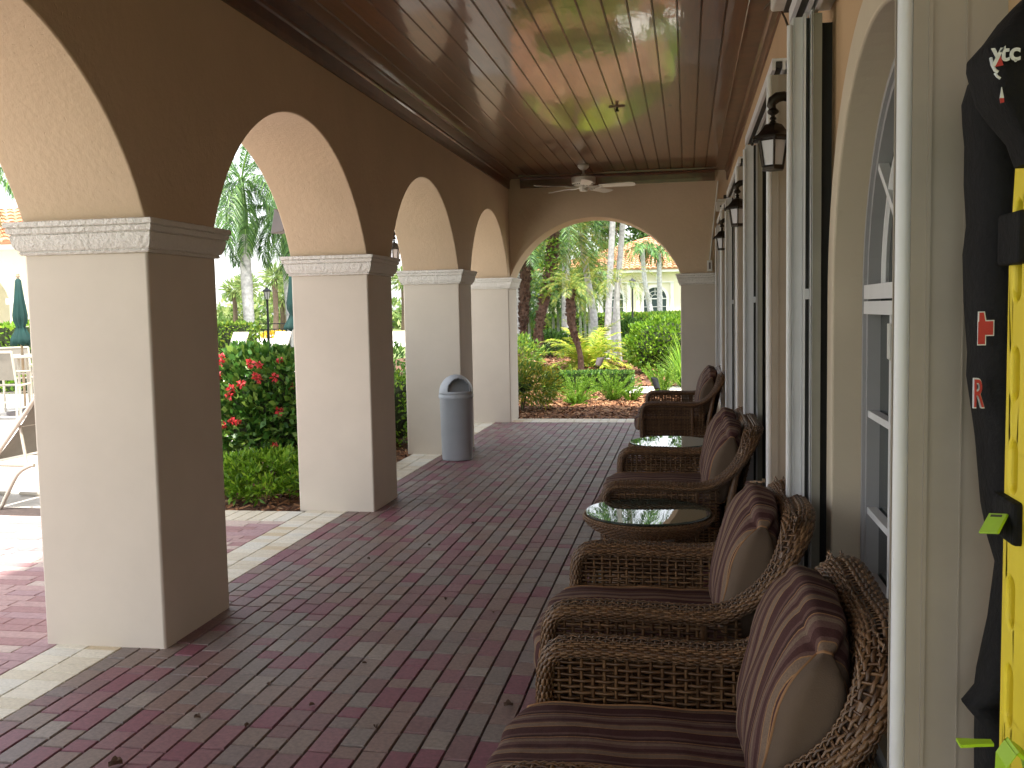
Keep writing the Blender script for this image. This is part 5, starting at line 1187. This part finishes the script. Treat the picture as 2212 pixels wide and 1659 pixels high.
# ---- bed along the arcade
rgf = np.random.default_rng(5); fl = []
for c in [(-.30, -.36, 1.24), (-.29, -.37, 1.18), (-.02, -.40, 1.17), (.05, -.40, 1.16), (.22, -.37, 1.20), (.03, -.42, 1.05), (-.10, -.42, .98), (-.19, -.42, .93), (-.24, -.42, .86), (.21, -.42, .72), (-.22, -.42, .62), (-.14, -.41, .60), (-.28, -.41, .58), (.15, -.41, .36), (.05, -.41, 1.02), (.23, -.40, 1.04), (-.36, -.36, 1.05), (.33, -.30, .95)]:
    fl.append((c[0]*1.1+rgf.normal(0, .02), c[1]-.085, c[2]))
bush('flowering_shrub', 'tall dark-leaved shrub dotted with red flower heads between the first two columns', 'shrub', (-4.09, 9.1, GZ), (0.73, 0.50, 0.655), 8500, 0.085, 'lf_dark2', 0.62, 2.8, 0.18, 61, 0.4, flowers=fl, stems=10, core=0.62)
rgx = np.random.default_rng(62)
t = thing('low_shrub', 'low bright green shrub at the corner of the bed, in front of the flowering shrub', 'shrub', (-3.68, 7.92, GZ)); P, O = shell(900, rgx, (0.43, 0.40, 0.20), 3.0, 0.2, -0.6); P[:, 2] += 0.20; Q = []
for k in range(5): Q.append(leaf_quads(P, O*0.5+rgx.normal(0, 0.7, P.shape)+np.array([0, 0, 0.55]), 0.075, 0.30, rgx))
quads('foliage', np.concatenate(Q), 'lf_lime', t); mb = MB(); [mb.tube([(0.12*math.cos(a), 0.12*math.sin(a), 0), (0.3*math.cos(a), 0.3*math.sin(a), 0.28)], 0.008, 5) for a in np.arange(0, 6.2, 0.9)]; mb.build('stems', 'stem', t)
bush('small_shrub', 'leafy shrub half hidden behind the second column', 'shrub', (-3.45, 9.6, GZ), (0.33, 0.5, 0.36), 1300, 0.06, 'lf_hedge', 0.5, 2.2, 0.25, 63)
bush('clipped_shrub', 'clipped shrub between the second and third columns', 'shrub', (-3.62, 11.3, GZ), (0.42, 0.7, 0.44), 2600, 0.06, 'lf_lime', 0.5, 3.2, 0.10, 64, core=0.82)
bush('red_flower_shrub', 'small red-flowered shrub behind the clipped shrub', 'shrub', (-4.75, 14.6, GZ), (0.55, 0.5, 0.62), 1500, 0.08, 'lf_dark', 0.5, 2.2, 0.25, 65, flowers=[(.1, -.45, 1.1), (.25, -.4, .95), (-.05, -.45, .85)])

# ---- pool terrace on the left
def lounger(label, loc, rz, group='sling loungers on the pool terrace', sling='sling', raise_=52):
    t = thing('sun_lounger', label, 'sun lounger', loc, rz, group); W = 0.31; zs = 0.40; hinge = -0.0; bl_ = 0.82; a = R(raise_)
    bt = (hinge+bl_*math.cos(a), zs+bl_*math.sin(a))
    for s in (-1, 1):
        mb = MB(); mb.tube([(-1.25, s*W, zs), (hinge, s*W, zs), (hinge+0.45, s*W, zs)], 0.019, 8); mb.build('side_rail', 'frame_cream', t, smooth=50)
        mb = MB(); mb.tube([(hinge, s*(W-0.03), zs+0.02), (bt[0], s*(W-0.03), bt[1])], 0.018, 8); mb.build('back_rail', 'frame_cream', t, smooth=50)
        mb = MB(); pth, _ = smooth_path([(hinge+0.42, s*W, zs), (hinge+0.30, s*(W+0.02), 0.33), (hinge+0.16, s*(W+0.02), 0.12), (hinge+0.10, s*(W+0.02), 0.03), (hinge-0.02, s*(W+0.02), 0.018), (hinge-0.28, s*(W+0.02), 0.018)], 26); mb.tube([tuple(p) for p in pth], 0.018, 8)
        mb.build('leg', 'frame_cream', t, smooth=60)
        mb = MB(); pth, _ = smooth_path([(-0.95, s*W, zs), (-0.86, s*(W+.02), 0.2), (-0.80, s*(W+.02), 0.05), (-0.68, s*(W+.02), 0.018), (-0.40, s*(W+.02), 0.018)], 22); mb.tube([tuple(p) for p in pth], 0.018, 8); mb.build('leg', 'frame_cream', t, smooth=60)
        mb = MB(); mb.tube([(hinge+0.36, s*(W-.02), zs), (hinge+0.52*bl_*math.cos(a), s*(W-.06), zs+0.52*bl_*math.sin(a))], 0.013, 8); mb.build('brace', 'frame_cream', t)
    mb = MB(); mb.tube([(bt[0], -W+.03, bt[1]), (bt[0], W-.03, bt[1])], 0.018, 8); mb.tube([(hinge+0.52*bl_*math.cos(a)+.01, -W+.05, zs+0.52*bl_*math.sin(a)), (hinge+0.52*bl_*math.cos(a)+.01, W-.05, zs+0.52*bl_*math.sin(a))], 0.012, 8); mb.build('cross_bar', 'frame_cream', t)
    mb = MB(); n = 10; rows_ = []
    for i in range(n+1):
        u = i/n; sg = 0.02*math.sin(math.pi*u); rows_.append((hinge+0.02+(bt[0]-hinge-0.02)*u+sg*math.sin(a), zs+0.03+(bt[1]-zs-0.03)*u-sg*math.cos(a)))
    mb.rings([[(x, y, z+dz) for y, dz in ((-W+.045, 0), (W-.045, 0), (W-.045, .004), (-W+.045, .004))] for x, z in rows_]); mb.build('back_sling', sling, t)
    mb = MB(); mb.rings([[(x, y, zs+0.0+dz-0.02*math.sin(math.pi*k)) for y, dz in ((-W+.02, 0), (W-.02, 0), (W-.02, .004), (-W+.02, .004))] for x, k in ((-1.24, 0), (-0.9, .3), (-0.6, .5), (-0.3, .7), (-0.02, 1))]); mb.build('seat_sling', sling, t)
    return t
lounger('cream-framed sling lounger with raised back just left of the first column', (-5.86, 7.55, -0.03), R(-4), raise_=50)
lounger('white lounger back rising behind the flowering shrub, left of the pair', (-12.75, 25.6, -0.03), R(72), sling='sling_white', raise_=64)
lounger('white lounger back rising behind the flowering shrub, right of the pair', (-11.45, 25.6, -0.03), R(72), sling='sling_white', raise_=64)
def umbrella(label, loc, zb_=1.2, zt_=2.3, base=True):
    t = thing('closed_umbrella', label, 'umbrella', loc, 0, 'closed green umbrellas'); mb = MB(); mb.tube([(0, 0, 0), (0, 0, zt_+0.02)], 0.022, 10); mb.build('pole', 'wood_pole', t)
    mb = MB(); n = 32; prof = [(0.02, zt_), (0.045, zt_-0.03), (0.075, zt_-0.35), (0.105, zt_-0.62), (0.10, zt_-0.72), (0.062, zt_-0.82), (0.09, zt_-0.90), (0.15, zt_-1.02), (0.165, zb_)]
    rings = [[((r*(1+0.16*math.cos(8*2*math.pi*j/n+z*2)*min(1, (zt_-z)*2)))*math.cos(2*math.pi*j/n), (r*(1+0.16*math.cos(8*2*math.pi*j/n+z*2)*min(1, (zt_-z)*2)))*math.sin(2*math.pi*j/n), z-(0.03*math.cos(8*2*math.pi*j/n) if i == len(prof)-1 else 0)) for j in range(n)] for i, (r, z) in enumerate(prof)]
    mb.rings(rings, True, False); c = mb.build('canopy', 'umbrella', t, smooth=60); sol = c.modifiers.new('cloth', 'SOLIDIFY'); sol.thickness = 0.004
    mb = MB(); mb.tube([(0.066*math.cos(2*math.pi*j/20), 0.066*math.sin(2*math.pi*j/20), zt_-0.82) for j in range(20)], 0.006, 6, loop=True); mb.build('tie', 'umbrella', t)
    mb = MB(); mb.lathe([(0.001, zt_+0.02), (0.032, zt_+0.03), (0.036, zt_+0.05), (0.02, zt_+0.065), (0.03, zt_+0.075), (0.012, zt_+0.10), (0.001, zt_+0.105)], 14); mb.build('finial', 'wood_pole', t, smooth=50)
    if base: mb = MB(); mb.lathe([(0.001, 0), (0.30, 0), (0.30, 0.04), (0.05, 0.07), (0.04, 0.12), (0.001, 0.121)], 24); mb.build('base', 'speaker', t, smooth=40)
    return t
umbrella('closed green umbrella standing through the patio table at the left edge', (-11.3, 14.85, -0.03), 1.2, 2.33)
umbrella('closed green umbrella peeking out beside the second column', (-6.79, 16, -0.03), 1.36, 2.45)
t = thing('patio_table', 'cream round patio table under the closed umbrella', 'table', (-11.3, 14.85, -0.03)); mb = MB(); mb.lathe([(0.04, 0.985), (0.60, 0.985), (0.615, 0.995), (0.615, 1.01), (0.60, 1.02), (0.04, 1.02)], 36, caps=False); mb.build('table_top', 'frame_cream', t, smooth=40)
for k in range(4):
    a = k*math.pi/2+0.5; mb = MB(); mb.tube([(0.42*math.cos(a), 0.42*math.sin(a), 0.985), (0.50*math.cos(a), 0.50*math.sin(a), 0)], 0.022, 8); mb.build('leg', 'frame_cream', t)
mb = MB(); mb.tube([(0.44*math.cos(x), 0.44*math.sin(x), 0.72) for x in np.arange(0, 6.28, 0.35)], 0.014, 6, loop=True); mb.build('brace_ring', 'frame_cream', t)
def sling_chair(label, loc, rz):
    t = thing('patio_chair', label, 'chair', loc, rz, 'cream patio chairs at the table'); W = 0.28
    for s in (-1, 1):
        mb = MB(); mb.tube([(0.24, s*W, 0), (0.20, s*W, 0.60), (0.30, s*W, 1.12)], 0.02, 8); mb.build('leg', 'frame_cream', t)
        mb = MB(); mb.tube([(-0.26, s*W, 0), (-0.24, s*W, 0.78), (0.20, s*W, 0.80)], 0.02, 8); mb.build('leg', 'frame_cream', t)
        mb = MB(); mb.tube([(-0.25, s*W, 0.58), (0.21, s*W, 0.56)], 0.018, 8); mb.build('side_rail', 'frame_cream', t); mb = MB(); mb.tube([(-0.25, s*W, 0.2), (0.22, s*W, 0.2)], 0.014, 8); mb.build('stretcher', 'frame_cream', t)
    mb = MB(); mb.rings([[(x, y, z) for y in (-W, W) for x, z in (((0.215, 0.66), (0.225, 0.66)) if y < 0 else ((0.225, 0.66), (0.215, 0.66)))], [(x, y, z) for y in (-W, W) for x, z in (((0.29, 1.10), (0.30, 1.10)) if y < 0 else ((0.30, 1.10), (0.29, 1.10)))]]); mb.build('back_sling', 'sling', t)
    mb = MB(); mb.box(-0.24, 0.22, -W, W, 0.565, 0.572); mb.build('seat_sling', 'sling', t); mb = MB(); mb.tube([(0.30, -W, 1.115), (0.30, W, 1.115)], 0.02, 8); mb.build('cross_bar', 'frame_cream', t); mb = MB(); mb.tube([(0.22, -W, 0.3), (0.22, W, 0.3)], 0.014, 8); mb.build('stretcher', 'frame_cream', t); return t
sling_chair('cream sling chair with its back to us, in front of the patio table', (-10.95, 13.95, -0.03), R(-80)); sling_chair('cream sling chair on the far side of the patio table', (-12.0, 15.6, -0.03), R(140))
hedge('pool_hedge', 'bright leafy hedge behind the patio table at the left edge', (-14.8, 19.5, -0.03), (2.4, 0.6, 0.76), 4200, 0.12, 'lf_lime', 80)
hedge('pool_hedge', 'bright leafy hedge behind the two white loungers', (-15.0, 28.4, -0.03), (1.55, 0.5, 0.68), 3600, 0.12, 'lf_hedge', 81)
t = thing('metal_fence', 'thin black metal picket fence across the far edge of the pool terrace', 'fence', (-12.5, 30.0, -0.09))
mb = MB(); mb.box(-8, 3.2, -0.015, 0.015, 1.38, 1.41); mb.build('top_rail', 'black_metal', t); mb = MB(); mb.box(-8, 3.2, -0.015, 0.015, 1.20, 1.225); mb.build('middle_rail', 'black_metal', t); mb = MB(); mb.box(-8, 3.2, -0.015, 0.015, 0.12, 0.145); mb.build('bottom_rail', 'black_metal', t)
for k in range(6): mb = MB(); mb.box(-8.03+2*k, -7.97+2*k, -0.03, 0.03, 0, 1.45); mb.build('post', 'black_metal', t)
mb = MB()
for k in range(82):
    x = -7.87+k*0.1335; mb.box(x-0.009, x+0.009, -0.008, 0.008, 0.146, 1.199)
o = mb.build('pickets', 'black_metal', t); o['kind'] = 'stuff'
KW = dict(nf=30, length=3.0, elev=(-1.15, 1.2), droop=1.5, nl=72, ll=0.55, lw=0.030, mat='lf_palm', vee=0.3, fold=1.2, core=0.12, r0=0.025)
RG_ = 'royal palms beyond the pool terrace'
p = palm('royal_palm', 'tall royal palm with a pale grey trunk centred in the second arch', [(-13.9, 29.2, -0.05), (-13.95, 29.2, 2.0), (-14.0, 29.2, 4.2)], [0.16, 0.17, 0.185, 0.15], 'trunk_grey', None, RG_, 90, ringy=0.02)
crown(p, (-0.12, 0, 6.0), rg=np.random.default_rng(91), **KW)
mb = MB(); mb.tube([(-0.1, 0, 4.15), (-0.11, 0, 4.6), (-0.12, 0, 6.05)], [0.15, 0.165, 0.08], 12); mb.build('crownshaft', 'lf_palm', p, smooth=50)
p = palm('royal_palm', 'royal palm with a grey trunk beside the second column', [(-13.0, 30.6, -0.05), (-13.1, 30.6, 2.0), (-13.2, 30.6, 3.6)], [0.17, 0.18, 0.17, 0.15], 'trunk_grey', None, RG_, 92, ringy=0.02)
crown(p, (-0.25, 0, 5.0), rg=np.random.default_rng(93), **{**KW, 'nf': 22, 'length': 2.3})
mb = MB(); mb.tube([(-0.2, 0, 3.55), (-0.23, 0, 5.05)], [0.15, 0.08], 12); mb.build('crownshaft', 'lf_palm', p, smooth=50)
palm('royal_palm', 'palm crown showing at the left edge above the pool house roof', [(-17.6, 22, -0.05), (-17.8, 22, 3.0), (-18.0, 22, 5.6)], [0.17, 0.16, 0.14], 'trunk_grey', {**KW, 'nf': 18, 'length': 2.2}, RG_, 94, ringy=0.02)
# cabbage palms along the far side of the road
for i, (x, y, z) in enumerate([(-43.5, 88, 3.9), (-41.2, 86, 4.3), (-39.8, 92, 4.9), (-38.6, 88, 3.2), (-36.6, 82, 4.9), (-35.8, 86, 4.2), (-34.4, 84, 4.1), (-33.4, 82, 3.8), (-31.2, 84, 3.9), (-29.6, 86, 4.4), (-26.4, 88, 4.6), (-23.5, 86, 4.2)]):
    t = thing('cabbage_palm', 'distant cabbage palm in the row beyond the bright road', 'palm tree', (x, y, -0.08), 0, 'distant cabbage palms beyond the road'); rg = np.random.default_rng(300+i)
    trunk(t, [(0, 0, 0), (0.1, 0, z*0.5), (0.05, 0, z)], [0.26, 0.22, 0.24], 'stem', seed=i, n=16, rough=0.06)
    d = unit(rg.normal(size=(420, 3))); P = d*rg.uniform(0.1, 1.0, (420, 1))*np.array([0.95, 0.95, 0.9]); quads('crown', leaf_quads(P+np.array([0.05, 0, z+0.3]), d, 0.75, 0.16, rg), 'lf_far', t)
def far_wood(name, x0, x1, y, h_, n, seed, size=0.9):
    rg = np.random.default_rng(seed); P = np.stack([rg.uniform(x0, x1, n), rg.normal(y, 2.0, n), rg.uniform(0, 1, n)**1.3], 1)
    P[:, 2] *= h_*(0.62+0.22*np.sin(P[:, 0]*0.55+1)+0.2*np.sin(P[:, 0]*1.7))
    return structure(quads(name, leaf_quads(P, rg.normal(size=P.shape)+np.array([0, -0.4, 0.5]), size, 0.4, rg), 'lf_far'), 'stuff')
far_wood('distant_wood', -75, -15, 97, 4.6, 9000, 400); 
bush('yellow_flower_bed', 'low mound of yellow flowers beside the bright road', 'flower bed', (-29.5, 66, -0.08), (1.1, 0.7, 0.20), 600, 0.22, 'petal_y', 0.6, 2.0, 0.2, 402)
def tree(label, loc, hgt, rad, n, seed, size=0.32, mat='lf_dark'):
    t = thing('broadleaf_tree', label, 'tree', loc, 0, 'broadleaf trees behind the house'); rg = np.random.default_rng(seed)
    mb = MB(); mb.tube([(0, 0, 0), (0.1, 0, hgt*0.45), (0.2, 0.1, hgt*0.75)], [0.25, 0.2, 0.08], 10)
    Ps, Os = [], []
    for k in range(11):
        a, q = rg.uniform(0, 6.28), rg.uniform(0.2, 0.95); c = np.array([rad*q*math.cos(a), rad*q*math.sin(a), hgt*rg.uniform(0.45, 0.95)]); mb.tube([(0.1, 0, hgt*0.4), tuple(c)], [0.09, 0.03], 6)
        P, O = shell(n//11, rg, (rad*0.42, rad*0.42, rad*0.34), 2, 0.35); Ps.append(P+c); Os.append(O)
    mb.build('trunk', 'stem', t); P, O = np.concatenate(Ps), np.concatenate(Os); quads('crown', leaf_quads(P, O+rg.normal(0, 0.7, P.shape), size, 0.5, rg), mat, t)
tree('dark broadleaf tree behind the left end of the house roof', (-5.5, 70, 0), 9.5, 3.4, 7000, 410); tree('dark broadleaf tree behind the middle of the house roof', (-1.5, 74, 0), 10.5, 3.4, 7000, 411); tree('lighter broadleaf tree behind the palms at the left of the end arch', (-11, 66, 0), 8.0, 3.2, 6000, 412, mat='lf_hedge')
